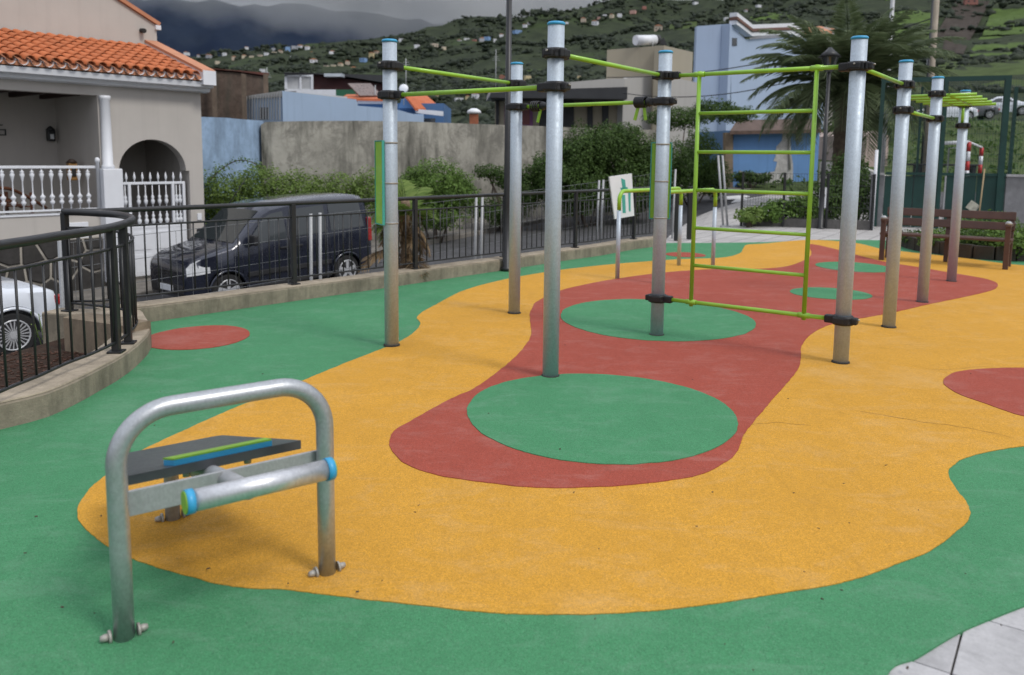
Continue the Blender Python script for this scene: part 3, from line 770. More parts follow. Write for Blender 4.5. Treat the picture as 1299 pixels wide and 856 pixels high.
# ------------------------------------------------------------------ temporary wire mesh fence on the road side, following its slope
WIRE = galv('fence_wire', (0.20, 0.21, 0.22), 0.55)
def mesh_panel(pa, pb, label, hgt=2.0):
    pa, pb = Vector(pa), Vector(pb); root = empty('mesh_fence_panel', pa, 0, label, 'mesh fence', 'temporary mesh fence panels along the road')
    d = pb - pa; up = Vector((0, 0, hgt)); dn = d.normalized(); lean = Vector((0.03, -0.02, 0))
    for e in (dn * 0.03, d - dn * 0.03): MB().tube([e + Vector((0, 0, -0.02)), e + up + lean], 0.019, 10).build('frame_pole', GALV2, root)
    mb_ = MB(); n_ = max(3, int(d.length / 0.16))
    for i in range(1, n_):
        b_ = d * (i / n_); mb_.tube([b_ + Vector((0, 0, 0.12)), b_ + up * 0.985], 0.0022, 4, cap=False)
    for j in range(9):
        z = 0.12 + (hgt * 0.985 - 0.12) * j / 8; mb_.tube([dn * 0.03 + Vector((0, 0, z)), d - dn * 0.03 + Vector((0, 0, z))], 0.0026, 4, cap=False)
    mb_.build('wire_mesh', WIRE, root, kind='stuff', fix=False)
    MB().bbox(Vector((0, 0, 0.06)), (0.6, 0.22, 0.12), 0.02, rz=math.atan2(d.y, d.x) + 1.57).build('foot_block', FARPAVE, root)
def panel_pt(u):   # a joint seen at pixel u, standing on the road at its near edge
    return min((rpos(-14 + 0.02 * i, -4.65) for i in range(1500)), key=lambda q: abs(pix((q.x, q.y, q.z + 1.6))[0] - u) + (1e6 if q.y < 2 else 0))
mp = [panel_pt(66), panel_pt(398), panel_pt(606), panel_pt(760)]
for i, lb in enumerate(('wire mesh fence panel in front of the dark van bonnet', 'wire mesh fence panel beside the van rear and the small palm', 'wire mesh fence panel between the lamp post and the white board')):
    dd = (mp[i + 1] - mp[i]).normalized() * 0.035
    mesh_panel(mp[i] + dd, mp[i + 1] - dd, lb)
last = mp[3] + (mp[3] - mp[2]).normalized() * 2.6
mesh_panel(mp[3] + (mp[3] - mp[2]).normalized() * 0.035, Vector((last.x, last.y, road_z(last))), 'wire mesh fence panel nearest the park entrance')

# ------------------------------------------------------------------ cars
NAVY = plain('navy_car_paint', (0.013, 0.017, 0.033), 0.28, metal=0.3, var=0.1, coat=0.9)
WHITECAR = plain('white_car_paint', (0.66, 0.70, 0.76), 0.3, var=0.04, coat=0.8)
GREYCAR = plain('grey_car_paint', (0.10, 0.105, 0.115), 0.3, metal=0.4, var=0.05, coat=0.8)
CARGLASS = glassy('car_glass', (0.030, 0.036, 0.038), 0.03)
TYRE = plain('tyre_rubber', (0.013, 0.013, 0.014), 0.8, var=0.2)
ALLOY = galv('alloy', (0.55, 0.56, 0.58), 0.3)
TRIM = plain('car_trim', (0.018, 0.018, 0.020), 0.55, var=0.2)
LENS = plain('headlamp', (0.66, 0.68, 0.70), 0.12, var=0.15, nscale=18, coat=1.0)
REDLENS = plain('tail_lamp', (0.35, 0.012, 0.012), 0.15, var=0.1, coat=1.0)
def lerp_tab(tab, x):
    if x <= tab[0][0]: return tab[0][1]
    for (a, va), (b, vb) in zip(tab[:-1], tab[1:]):
        if x <= b: return va + (vb - va) * (x - a) / (b - a)
    return tab[-1][1]
def make_car(name, spec, paint, label, cat, detail=True, group=None):
    L, W2 = spec['L'], spec['W'] / 2
    root = empty(name, (0, 0, 0), 0, label, cat, group)
    top = lambda x: lerp_tab(spec['top'], x); belt0 = lambda x: lerp_tab(spec['belt'], x)
    wid = lambda x: W2 * lerp_tab(spec['plan'], x)
    wr = spec['wr']; R = spec['R']; arch = R + 0.055; xs_w = spec['wheels']
    def zbot(x):
        z = lerp_tab(spec['sill'], x)
        for xw in xs_w:
            d_ = arch * arch - (x - xw) ** 2
            if d_ > 0: z = max(z, R + math.sqrt(d_))
        return z
    def section(x):
        zt, w, zb = top(x), wid(x), zbot(x)
        be = min(belt0(x), zt - 0.05); gh = max(0.0, min(1.0, (zt - be - 0.05) / 0.35))
        w_r = w * (0.95 - (0.95 - wr) * gh); zmid = max(zb + 0.03, (be + 0.38) / 2)
        zmid = min(zmid, be - 0.01)
        return [(0, zb), (w * 0.90, zb), (w * 0.965, zb + 0.025), (w, zmid), (w * 0.985, be), (w_r, zt - 0.025 - 0.065 * gh), (w_r - 0.03 - 0.07 * gh, zt - 0.012), (0, zt)]
    xs = sorted(set([round(L * i / 60, 3) for i in range(61)] + [round(xw + arch * math.cos(a * math.pi / 12), 3) for xw in xs_w for a in range(13)] + [round(x, 3) for x, _ in spec['top']]))
    vs = []; fs = []; K = 14
    for x in xs:
        sc = section(x); ring = [(x, y, z) for y, z in sc] + [(x, -y, z) for y, z in reversed(sc[1:-1])]
        vs += ring
    for i in range(len(xs) - 1):
        for j in range(K): fs.append((i * K + j, i * K + (j + 1) % K, (i + 1) * K + (j + 1) % K, (i + 1) * K + j))
    fs.append(tuple(range(K))); fs.append(tuple(reversed(range((len(xs) - 1) * K, len(xs) * K))))
    bd = MB().add(vs, fs, True).build('body', paint, root)
    bd.data.set_sharp_from_angle(angle=math.radians(38))
    def side(x, t, sg, off=0.006):
        sc = section(x); a, b = sc[4], sc[5]
        y = a[0] + (b[0] - a[0]) * t; z = a[1] + (b[1] - a[1]) * t
        return Vector((x, sg * (y + off), z))
    for sg in (-1, 1):
        for (x0b, x1b, x0t, x1t) in spec['panes']:
            N = 8; m_ = MB(); vv = []
            for i in range(N + 1):
                f = i / N; xb = x0b + (x1b - x0b) * f; xt = x0t + (x1t - x0t) * f
                p0 = side(xb, 0.08, sg); p1 = side(xt, 0.90, sg)
                vv += [p0, p0.lerp(p1, 0.5) + Vector((0, sg * 0.004, 0)), p1]
            ff = []
            for i in range(N):
                for j in range(2): ff.append((i * 3 + j, (i + 1) * 3 + j, (i + 1) * 3 + j + 1, i * 3 + j + 1))
            m_.add(vv, ff, True).build('side_window', CARGLASS, root)
    x0, x1 = spec['screen']; N = 8; vv = []; ff = []
    for i in range(N + 1):
        x = x0 + (x1 - x0) * i / N; sc = section(x); yw = sc[6][0] * 0.97
        for j in range(7):
            y = -yw + 2 * yw * j / 6; vv.append((x - 0.006, y, sc[7][1] - (sc[7][1] - sc[6][1]) * (y / max(yw, 0.01)) ** 2 + 0.008))
    for i in range(N):
        for j in range(6): ff.append((i * 7 + j, (i + 1) * 7 + j, (i + 1) * 7 + j + 1, i * 7 + j + 1))
    MB().add(vv, ff, True).build('windscreen', CARGLASS, root)
    for xw in xs_w:
        for sg in (-1, 1):
            yo = sg * (wid(xw) - 0.012); yi = yo - sg * 0.20
            w_ = MB().tube([(xw, yi, R), (xw, yi + sg * 0.02, R), (xw, yo - sg * 0.03, R), (xw, yo, R)], [R * 0.93, R, R, R * 0.90], 30).build('wheel', TYRE, root)
            rim = MB().tube([(xw, yo - sg * 0.01, R), (xw, yo + sg * 0.004, R)], [R * 0.66, R * 0.64], 26).build('rim_barrel', TRIM, w_)
            sp = MB(); ns = spec.get('spokes', 5)
            for k_ in range(ns):
                a = 2 * math.pi * k_ / ns + 0.3; u_ = Vector((math.cos(a), 0, math.sin(a)))
                side_ = Vector((-math.sin(a), 0, math.cos(a))); wdt = 0.038 if ns < 8 else 0.008
                c0 = Vector((xw, yo + sg * 0.012, R)); q = [c0 - side_ * wdt * 0.7, c0 + side_ * wdt * 0.7, c0 + u_ * R * 0.64 + side_ * wdt, c0 + u_ * R * 0.64 - side_ * wdt]
                sp.add(q + [v - Vector((0, sg * 0.014, 0)) for v in q], [(0, 1, 2, 3), (7, 6, 5, 4), (0, 1, 5, 4), (1, 2, 6, 5), (2, 3, 7, 6), (3, 0, 4, 7)])
            sp.tube([(xw + R * 0.65 * math.cos(a * math.pi / 14), yo + sg * 0.008, R + R * 0.65 * math.sin(a * math.pi / 14)) for a in range(28)], 0.012, 6, closed=True)
            sp.tube([(xw, yo, R), (xw, yo + sg * 0.018, R)], 0.05, 14)
            sp.build('rim', ALLOY, w_)
            if detail:
                pa_ = [(xw + arch * math.cos(a), sg * (wid(xw) + 0.004), R + arch * math.sin(a)) for a in [math.pi * i / 16 for i in range(17)]]
                MB().tube(pa_, 0.022, 8).build('wheel_arch', paint, root)
    # lamps, bumpers, plates
    hx = spec['lamp']
    for sg in (-1, 1):
        xa, xb_, z0, z1 = hx
        vv = []
        for i in range(7):
            x = xa + (xb_ - xa) * i / 6; w = wid(x)
            zz0 = z0 + 0.03 * i / 6; zz1 = min(z1, top(x) - 0.03)
            vv += [(x - 0.02, sg * (w * 0.985 + 0.012) , zz0), (x - 0.015, sg * (w * 0.965 + 0.008), zz1)]
        MB().add(vv, [(2 * i, 2 * i + 2, 2 * i + 3, 2 * i + 1) for i in range(6)], True).build('headlight', LENS, root)
        z0, z1 = spec['tail']; w = wid(L - 0.05)
        MB().bbox((L - 0.035, sg * (w - 0.035), (z0 + z1) / 2), (0.10, 0.10, z1 - z0), 0.03).build('tail_light', REDLENS, root)
    if detail:
        n0 = wid(0.0)
        MB().bbox((0.035, 0, 0.40), (0.12, n0 * 1.9, 0.20), 0.05).build('front_bumper', TRIM, root)
        g_ = MB()
        for zz in (0.60, 0.66, 0.72): g_.bbox((0.02, 0, zz), (0.05, n0 * 1.25, 0.025), 0.008)
        g_.build('grille', TRIM, root, kind='stuff')
        MB().bbox((-0.03, 0, 0.42), (0.012, 0.52, 0.11), 0.003).build('number_plate', WHITE, root)
        MB().bbox((L - 0.02, 0, 0.42), (0.14, wid(L) * 1.95, 0.24), 0.06).build('rear_bumper', TRIM if paint is NAVY else paint, root)
        for sg in (-1, 1):
            wm = wid(2) + 0.006
            MB().bbox(((xs_w[0] + xs_w[1]) / 2, sg * wm, 0.56), (xs_w[1] - xs_w[0] - 2 * arch - 0.05, 0.025, 0.09), 0.01).build('side_moulding', TRIM, root)
            MB().bbox(((xs_w[0] + xs_w[1]) / 2, sg * (wm - 0.03), 0.30), (xs_w[1] - xs_w[0] - 2 * arch - 0.04, 0.05, 0.07), 0.015).build('sill', TRIM, root)
            xm = spec['mirror']; q = side(xm, 0.1, sg)
            MB().bbox(q + Vector((-0.02, sg * 0.10, 0.09)), (0.10, 0.19, 0.20), 0.035).build('mirror', TRIM, root)
            for xh, zh in spec['handles']: MB().bbox((xh, sg * (wid(xh) + 0.012), zh), (0.17, 0.03, 0.035), 0.012).build('door_handle', TRIM if paint is NAVY else paint, root)
            for xd in spec['seams']:
                sc = section(xd); MB().tube([(xd, sg * (sc[4][0] + 0.001), sc[4][1] - 0.01), (xd, sg * (sc[3][0] + 0.001), sc[3][1]), (xd, sg * (wid(xd) * 0.985), zbot(xd) + 0.08)], 0.004, 5).build('door_seam', TRIM, root)
    return root
VAN = dict(L=4.06, W=1.72, wr=0.86, R=0.315, wheels=(0.72, 3.38), spokes=5,
           top=[(0, 0.64), (0.03, 0.80), (0.10, 0.90), (0.30, 1.0), (0.85, 1.12), (0.93, 1.17), (1.55, 1.69), (1.72, 1.77), (2.1, 1.82), (3.0, 1.85), (3.78, 1.84), (3.94, 1.80), (4.01, 1.72), (4.04, 1.45), (4.06, 1.2)],
           belt=[(0, 0.9), (1.0, 1.06), (2.5, 1.10), (4.06, 1.13)], plan=[(0, 0.72), (0.06, 0.80), (0.2, 0.90), (0.45, 0.96), (0.9, 1.0), (3.75, 1.0), (3.95, 0.98), (4.06, 0.95)],
           sill=[(0, 0.26), (0.4, 0.22), (3.8, 0.26), (4.06, 0.32)], panes=[(1.10, 2.0, 1.55, 1.98), (2.12, 2.92, 2.12, 2.92), (3.03, 3.88, 3.03, 3.82)], screen=(0.92, 1.55),
           lamp=(0.05, 0.42, 0.66, 0.94), tail=(0.85, 1.35), mirror=1.25, handles=((1.90, 0.97), (2.24, 0.97)), seams=(1.03, 2.05, 2.98))
HATCH = dict(L=3.95, W=1.74, wr=0.76, R=0.31, wheels=(0.78, 3.28), spokes=22,
             top=[(0, 0.55), (0.05, 0.68), (0.2, 0.78), (0.9, 0.95), (1.0, 0.98), (1.7, 1.34), (2.1, 1.38), (2.5, 1.30), (2.95, 1.07), (3.3, 0.95), (3.7, 0.90), (3.88, 0.82), (3.95, 0.66)],
             belt=[(0, 0.75), (1.0, 0.88), (2.5, 0.92), (3.0, 0.90), (3.95, 0.80)], plan=[(0, 0.70), (0.08, 0.80), (0.3, 0.92), (0.8, 0.99), (3.4, 1.0), (3.75, 0.94), (3.95, 0.80)],
             sill=[(0, 0.22), (3.5, 0.22), (3.95, 0.35)], panes=[(1.15, 2.0, 1.68, 2.0), (2.08, 2.75, 2.08, 2.5)], screen=(1.0, 1.68),
             lamp=(0.05, 0.45, 0.60, 0.80), tail=(0.60, 0.75), mirror=1.35, handles=((2.0, 0.82), (2.9, 0.85)), seams=(1.1, 2.15, 3.05))
def seat_car(car, spec, wheel_xy, wheel_i, sg, rz, slope, z, k=1.0):
    car.scale = (k, k, k)
    loc = k * Vector((spec['wheels'][wheel_i], sg * (spec['W'] / 2 - 0.1), 0)); loc.rotate(Matrix.Rotation(rz, 3, 'Z'))
    car.rotation_euler = (0, -slope, rz); car.location = Vector((wheel_xy[0] - loc.x, wheel_xy[1] - loc.y, z))
    car.location.z -= math.sin(slope) * spec['wheels'][wheel_i]
van = make_car('parked_van', VAN, NAVY, 'dark navy passenger van parked on the sloping road behind the railing', 'van')
seat_car(van, VAN, (-3.24, 15.6), 1, -1, RZ_, 0.045, -0.94, 0.945)
MB().tube([(1.60, 0.55, 1.70), (1.95, 0.55, 2.10), (2.10, 0.55, 2.28)], [0.012, 0.008, 0.005], 6).build('antenna', TRIM, van)
wcar = make_car('parked_car', HATCH, WHITECAR, 'white hatchback with its rear wheel behind the curved railing', 'car')
seat_car(wcar, HATCH, (-6.75, 10.75), 1, -1, RZ_, 0.045, road_z((-6.75, 10.75)))
# ------------------------------------------------------------------ beige house across the road
HR = Vector((-6.44, 16.9, -0.86))
house = empty('house', HR, math.atan2(-0.763, -0.647), 'beige house with orange barrel-tile roof, arched entrance and white balustrade', 'house')
BEIGE = plain('beige_render', (0.49, 0.46, 0.425), 0.85, var=0.05, nscale=1.5, bump=0.25, bscale=60, bdist=0.004, streak=0.12)
TERRA = plain('terracotta', (0.52, 0.155, 0.055), 0.75, var=0.22, nscale=5, rand=0.45, bump=0.2, bscale=60)
TERRA2 = plain('terracotta_slab', (0.50, 0.22, 0.12), 0.8, var=0.1, nscale=3)
DARKWOOD = plain('dark_wood', (0.035, 0.020, 0.014), 0.6, var=0.25, nscale=6)
INNERDARK = plain('dark_interior', (0.02, 0.02, 0.02), 0.8)
def pr(poly, y0, y1, mat, name): return MB().prism(poly, y0, y1, 'y').build(name, mat, house)
XL = 7.2
# facade pieces butted end to end
arc = [(0.37 + 0.675 * (1 - math.cos(a)), 2.07 + 0.62 * math.sin(a)) for a in [math.pi * i / 20 for i in range(21)]]
pr([(0, 2.07)] + arc + [(2.06, 2.07), (2.06, 3.69), (0, 3.69)], -0.24, 0.0, BEIGE, 'arch_wall')
pr([(0, -0.3), (0.30, -0.3), (0.30, 2.07), (0, 2.07)], -0.24, 0.0, BEIGE, 'wall_pier')
pr([(1.80, -0.3), (2.06, -0.3), (2.06, 2.07), (1.80, 2.07)], -0.24, 0.0, BEIGE, 'wall_pier')
pr([(2.06, 3.48), (XL, 3.48), (XL, 3.69), (2.06, 3.69)], -0.24, 0.0, BEIGE, 'lintel')
pr([(2.06, -0.9), (XL, -0.9), (XL, 1.28), (2.06, 1.28)], -0.24, 0.0, BEIGE, 'parapet_wall')
pr([(2.06, 1.28), (XL, 1.28), (XL, 1.31), (2.06, 1.31)], -0.26, 0.02, WHITE, 'parapet_sill')
# main block behind veranda; its front is the back wall and the upper storey
blk = [(-0.12, -0.9), (XL, -0.9), (XL, 7.4), (4.2, 7.4), (-0.12, 5.22)]
pr(blk, -8.0, -2.0, BEIGE, 'main_block')
cap = MB().prism([(-0.16, 5.21), (4.2, 7.41), (4.2, 7.48), (-0.20, 5.28)], -8.0, -1.94, 'y'); cap.build('gable_coping', TERRA2, house)
MB().bbox((-0.14, -2.0, 5.17), (0.12, 0.12, 0.10), 0.01).build('coping_end', WHITE, house)
for x0 in (0.02, 1.83):
    MB().box((x0 + 0.11, -1.12, 1.80), (0.22, 1.76, 3.7)).build('porch_wall', BEIGE, house)
MB().box((4.6, -1.12, 1.1), (5.1, 1.74, 0.12)).build('veranda_floor', FARPAVE, house)
MB().box((3.6, -1.12, 3.60), (7.2, 1.74, 0.06)).build('veranda_ceiling', DARKWOOD, house)
for i in range(9):
    MB().box((2.3 + 0.55 * i, -1.12, 3.52), (0.09, 1.73, 0.10)).build('ceiling_beam', DARKWOOD, house)
# eaves: white cornice with stepped profile
co = sweep([Vector((XL, 0, 0)), Vector((-0.12, 0, 0))], [(0, 3.66), (-0.16, 3.68), (-0.18, 3.74), (-0.30, 3.76), (-0.32, 3.86), (-0.10, 3.88), (0.0, 3.90)])
co.build('cornice', WHITE, house)
# roof deck and barrel tiles, each tile a piece
yE, zE, yU, zU = 0.36, 4.0, -2.0, 4.76
sl = math.atan2(zU - zE, yE - yU); LS = math.hypot(zU - zE, yE - yU)
roof = MB().prism([(yE - 0.03, zE - 0.05), (yU, zU - 0.05), (yU, zU - 0.15), (yE - 0.03, zE - 0.12)], -0.1, XL, 'x').build('roof', TERRA2, house)
tile = MB(); tv = []; tf = []; N = 7; Lt = 0.40
for j, (yy, r_) in enumerate(((0, 0.088), (Lt, 0.074))):
    for k in range(N + 1):
        a = math.pi * k / N; tv.append((r_ * math.cos(a), -yy, r_ * math.sin(a) * 0.92))
        tv.append(((r_ - 0.014) * math.cos(a), -yy, (r_ - 0.014) * math.sin(a) * 0.92))
for k in range(N):
    a, b = 2 * k, 2 * k + 2; c_ = 2 * (N + 1)
    tf += [(a, b, b + c_, a + c_), (a + 1, a + 1 + c_, b + 1 + c_, b + 1), (a, a + 1, b + 1, b)]
tme = MB().add(tv, tf, True).mesh('roof_tile'); tme.materials.append(TERRA)
cols = 30; rows = 8
for i in range(cols):
    for j in range(rows):
        o = link_obj('roof_tile', tme, None, roof); s_ = j * (LS - 0.10) / rows
        o.location = (0.30 + i * 0.20 + rnd.uniform(-0.006, 0.006), yE + 0.03 - s_ * math.cos(sl), zE - 0.045 + s_ * math.sin(sl) + 0.03)
        o.rotation_euler = (-sl + 0.055 + rnd.uniform(-0.015, 0.015), 0, rnd.uniform(-0.03, 0.03))
# channel tiles under the eave edge (the white scallops)
chn = MB()
for i in range(cols):
    x = 0.20 + i * 0.20
    for k in range(6):
        a0, a1 = math.pi * k / 6, math.pi * (k + 1) / 6
        chn.add([(x - 0.085 * math.cos(a0), yE + 0.02, zE - 0.02 - 0.095 * math.sin(a0)), (x - 0.085 * math.cos(a1), yE + 0.02, zE - 0.02 - 0.095 * math.sin(a1)),
                 (x - 0.085 * math.cos(a1), yE - 0.4, zE + 0.10 - 0.095 * math.sin(a1)), (x - 0.085 * math.cos(a0), yE - 0.4, zE + 0.10 - 0.095 * math.sin(a0))], [(0, 1, 2, 3)])
ch = chn.build('channel_tiles', WHITE, roof, kind='stuff')
# verge slab with white end
vg = MB().prism([(yE + 0.02, zE + 0.10), (yU, zU + 0.12), (yU, zU + 0.06), (yE + 0.02, zE + 0.05)], -0.13, 0.16, 'x').build('verge_slab', TERRA2, house)
MB().prism([(yE + 0.05, zE + 0.085), (yE + 0.022, zE + 0.085), (yE + 0.022, zE + 0.048), (yU, zU + 0.058), (yU, zU - 0.28), (yE - 0.3, zE - 0.20), (yE + 0.05, zE - 0.20)], -0.125, 0.15, 'x').build('verge_wall', WHITE, house)
# white veranda column on a pedestal
MB().lathe([(0.115, 2.12), (0.115, 2.18), (0.095, 2.2), (0.085, 3.40), (0.10, 3.42), (0.10, 3.479)], 20, (1.95, 0.06, 0)).build('column', WHITE, house)
MB().bbox((1.93, 0.06, 1.04), (0.36, 0.34, 2.16), 0.02).build('pedestal', WHITE, house)
# balustrade
bl = MB().bbox((4.66, 0.0, 2.15), (5.1, 0.06, 0.05), 0.008).build('balustrade', WHITE, house)
MB().bbox((4.66, 0.0, 1.37), (5.1, 0.05, 0.035), 0.006).build('bottom_rail', WHITE, bl)
MB().lathe([(0.03, 1.31), (0.03, 2.24), (0.045, 2.25), (0.045, 2.30), (0.02, 2.33)], 10, (2.14, 0.06, 0)).build('newel', WHITE, bl)
bp = MB().lathe([(0.012, 0), (0.012, 0.10), (0.034, 0.12), (0.045, 0.16), (0.02, 0.19), (0.04, 0.225), (0.05, 0.25), (0.018, 0.29), (0.012, 0.32), (0.011, 0.52), (0.03, 0.60), (0.045, 0.655), (0.022, 0.68), (0.04, 0.70), (0.012, 0.72), (0.012, 0.77)], 8).mesh('baluster'); bp.materials.append(WHITE)
for i in range(27):
    o = link_obj('baluster', bp, None, bl); o.location = (2.30 + 0.158 * i, 0, 1.37)
# gate in the arch
gate = MB().bbox((1.07, -0.10, 0.47), (1.40, 0.04, 0.96), 0.005).build('gate', WHITE, house)
for x in (0.39, 0.62, 1.50, 1.75): MB().bbox((x, -0.10, 0.92), (0.055, 0.055, 1.86), 0.006).build('gate_post', WHITE, gate)
for z in (0.04, 0.955, 1.83): MB().bbox((1.07, -0.10, z), (1.40, 0.05, 0.05), 0.006).build('gate_rail', WHITE, gate)
gb = MB().lathe([(0.010, 0.96), (0.010, 1.0), (0.038, 1.05), (0.044, 1.10), (0.016, 1.14), (0.035, 1.18), (0.012, 1.22), (0.010, 1.40), (0.028, 1.42), (0.042, 1.48), (0.02, 1.52), (0.035, 1.56), (0.010, 1.60), (0.010, 1.83)], 8).mesh('gate_baluster'); gb.materials.append(WHITE)
for x in (0.47, 0.545, 0.76, 0.90, 1.04, 1.18, 1.32, 1.58, 1.67):
    o = link_obj('gate_baluster', gb, None, gate); o.location = (x, -0.10, 0)
sp = MB().lathe([(0.012, 1.85), (0.012, 1.90), (0.028, 1.94), (0.003, 2.05)], 8).mesh('gate_spike'); sp.materials.append(WHITE)
for i in range(9):
    o = link_obj('gate_spike', sp, None, gate); o.location = (0.44 + 0.158 * i, -0.10, 0)
for x in (0.86, 1.28):
    for z, h in ((0.24, 0.36), (0.69, 0.36)): MB().bbox((x, -0.077, z), (0.34, 0.014, h), 0.005).build('gate_panel', WHITE, gate)
MB().bbox((0.12, 0.012, 1.12), (0.09, 0.024, 0.14), 0.006).build('doorbell', WHITE, house)
MB().bbox((2.55, 0.015, 0.98), (0.42, 0.03, 0.30), 0.01).build('meter_box', WHITE, house)
MB().tube([(0.22, -2.03, 5.07), (0.22, -1.86, 5.05)], 0.05, 12).build('drain_spout', INNERDARK, house)
# lava-stone plinth: joints pale, stones proud
MORTAR = concrete('pale_mortar', (0.42, 0.39, 0.34), 0.2, 3)
STONE = concrete('lava_stone', (0.055, 0.052, 0.050), 0.3, 4, 0.8)
pl = pr([(2.10, -0.9), (XL, -0.9), (XL, 0.84), (2.10, 0.84)], 0.004, 0.05, MORTAR, 'plinth')
seeds = [(2.15 + 0.40 * i + (0.2 if j % 2 else 0) + rnd.uniform(-0.14, 0.14), -0.75 + 0.36 * j + rnd.uniform(-0.12, 0.12)) for i in range(13) for j in range(5)]
def clip(poly, m_, n_):
    out = []
    for (ax_, az_), (bx__, bz_) in zip(poly, poly[1:] + poly[:1]):
        da = (ax_ - m_[0]) * n_[0] + (az_ - m_[1]) * n_[1]; db = (bx__ - m_[0]) * n_[0] + (bz_ - m_[1]) * n_[1]
        if da <= 0: out.append((ax_, az_))
        if da * db < 0: t = da / (da - db); out.append((ax_ + (bx__ - ax_) * t, az_ + (bz_ - az_) * t))
    return out
for (cx_, cz_) in seeds:
    poly = [(2.12, -0.88), (XL - 0.02, -0.88), (XL - 0.02, 0.82), (2.12, 0.82)]
    for (ox, oz) in seeds:
        if (ox, oz) == (cx_, cz_): continue
        L_ = math.hypot(ox - cx_, oz - cz_)
        if L_ > 1.2: continue
        n_ = ((ox - cx_) / L_, (oz - cz_) / L_); poly = clip(poly, (cx_ + n_[0] * (L_ / 2 - 0.018), cz_ + n_[1] * (L_ / 2 - 0.018)), n_)
        if len(poly) < 3: break
    if len(poly) < 3: continue
    n_ = len(poly); small = [((x - cx_) * 0.88 + cx_, (z - cz_) * 0.88 + cz_) for x, z in poly]; pt = 0.072 + rnd.uniform(0, 0.018)
    vv = [(x, 0.051, z) for x, z in poly] + [(x, pt, z) for x, z in small]
    MB().add(vv, [tuple(range(n_, 2 * n_))] + [(k, (k + 1) % n_, n_ + (k + 1) % n_, n_ + k) for k in range(n_)]).build('stone', STONE, pl)
# things on the veranda
def hw(x, y, z): return HR + Matrix.Rotation(house.rotation_euler.z, 3, 'Z') @ Vector((x, y, z))
HZ = house.rotation_euler.z
wl_ = empty('wall_lantern', hw(2.20, -1.96, 2.75), HZ, 'black wall lantern on the veranda back wall of the beige house', 'lantern')
MB().bbox((0, 0.06, 0), (0.14, 0.12, 0.22), 0.02).build('lantern_body', IRON, wl_); MB().lathe([(0.10, 0.11), (0.02, 0.19)], 8, (0, 0.06, 0)).build('lantern_roof', IRON, wl_)
MB().bbox((0, 0.122, -0.02), (0.07, 0.01, 0.10), 0.002).build('lantern_pane', LENS, wl_)
fr_ = empty('wall_ornament', hw(3.05, -1.97, 2.88), HZ, 'small open dark metal ornament on the veranda wall', 'ornament')
for c_, s_ in (((0.05, 0, 0.05), (0.14, 0.02, 0.02)), ((0.0, 0, -0.04), (0.14, 0.02, 0.02)), ((-0.06, 0, -0.09), (0.02, 0.02, 0.09)), ((0.06, 0, -0.09), (0.02, 0.02, 0.09)), ((0.0, 0, -0.14), (0.14, 0.02, 0.02))):
    MB().box(c_, s_).build('ornament_bar', IRON, fr_)
bx = empty('pottery_lantern', hw(1.0 + 0.9, -1.0, 2.05), HZ, 'ochre lantern standing behind the veranda balustrade', 'lantern')
MB().bbox((0.36, 0.2, 0.0), (0.16, 0.16, 0.34), 0.03).build('lantern_body', plain('ochre', (0.32, 0.17, 0.05), 0.6), bx)
MB().bbox((0.36, 0.29, -0.01), (0.08, 0.02, 0.16), 0.006).build('lantern_opening', INNERDARK, bx); MB().lathe([(0.11, 0.17), (0.04, 0.24)], 10, (0.36, 0.2, 0)).build('lantern_roof', DARKWOOD, bx)
ch_ = empty('veranda_chair', hw(3.4, -1.1, 1.16), HZ + 0.5, 'curved dark wooden lounge chair behind the white balustrade', 'chair')
CHW = plain('chair_wood', (0.13, 0.05, 0.025), 0.5, var=0.25, nscale=8)
for sy in (-0.28, 0.28):
    MB().tube(catmull([(0.75, sy, 0.72), (0.45, sy, 0.62), (0.1, sy, 0.58), (-0.3, sy, 0.42), (-0.75, sy, 0.18)], 5, False), 0.03, 8).build('arm', CHW, ch_)
    for x in (-0.4, 0.4): MB().bbox((x, sy, 0.25), (0.05, 0.05, 0.5), 0.008).build('leg', CHW, ch_)
for i in range(7):
    MB().bbox((0.6 - 0.16 * i, 0, 0.50 - 0.045 * i), (0.10, 0.54, 0.02), 0.005).build('slat', CHW, ch_)
# ------------------------------------------------------------------ foliage helpers
import numpy as np
nrng = np.random.default_rng(11)
def leaf_mesh(name, pts, nrm, size, aspect=0.5, jit=0.6):
    """one small folded-diamond leaf per point"""
    n = len(pts); pts = np.asarray(pts); nrm = np.asarray(nrm)
    nrm = nrm + nrng.normal(0, jit, (n, 3)); nrm /= np.linalg.norm(nrm, axis=1)[:, None] + 1e-9
    t = np.cross(nrm, nrng.normal(0, 1, (n, 3))); t /= np.linalg.norm(t, axis=1)[:, None] + 1e-9
    b = np.cross(nrm, t); sz = (np.asarray(size) * nrng.uniform(0.6, 1.4, n))[:, None]
    v = np.empty((n, 4, 3)); v[:, 0] = pts - t * sz; v[:, 1] = pts - b * sz * aspect + nrm * sz * 0.15; v[:, 2] = pts + t * sz; v[:, 3] = pts + b * sz * aspect + nrm * sz * 0.15
    me = bpy.data.meshes.new(name); idx = np.arange(n * 4).reshape(n, 4)
    me.from_pydata(v.reshape(-1, 3).tolist(), [], idx.tolist()); me.update(); return me
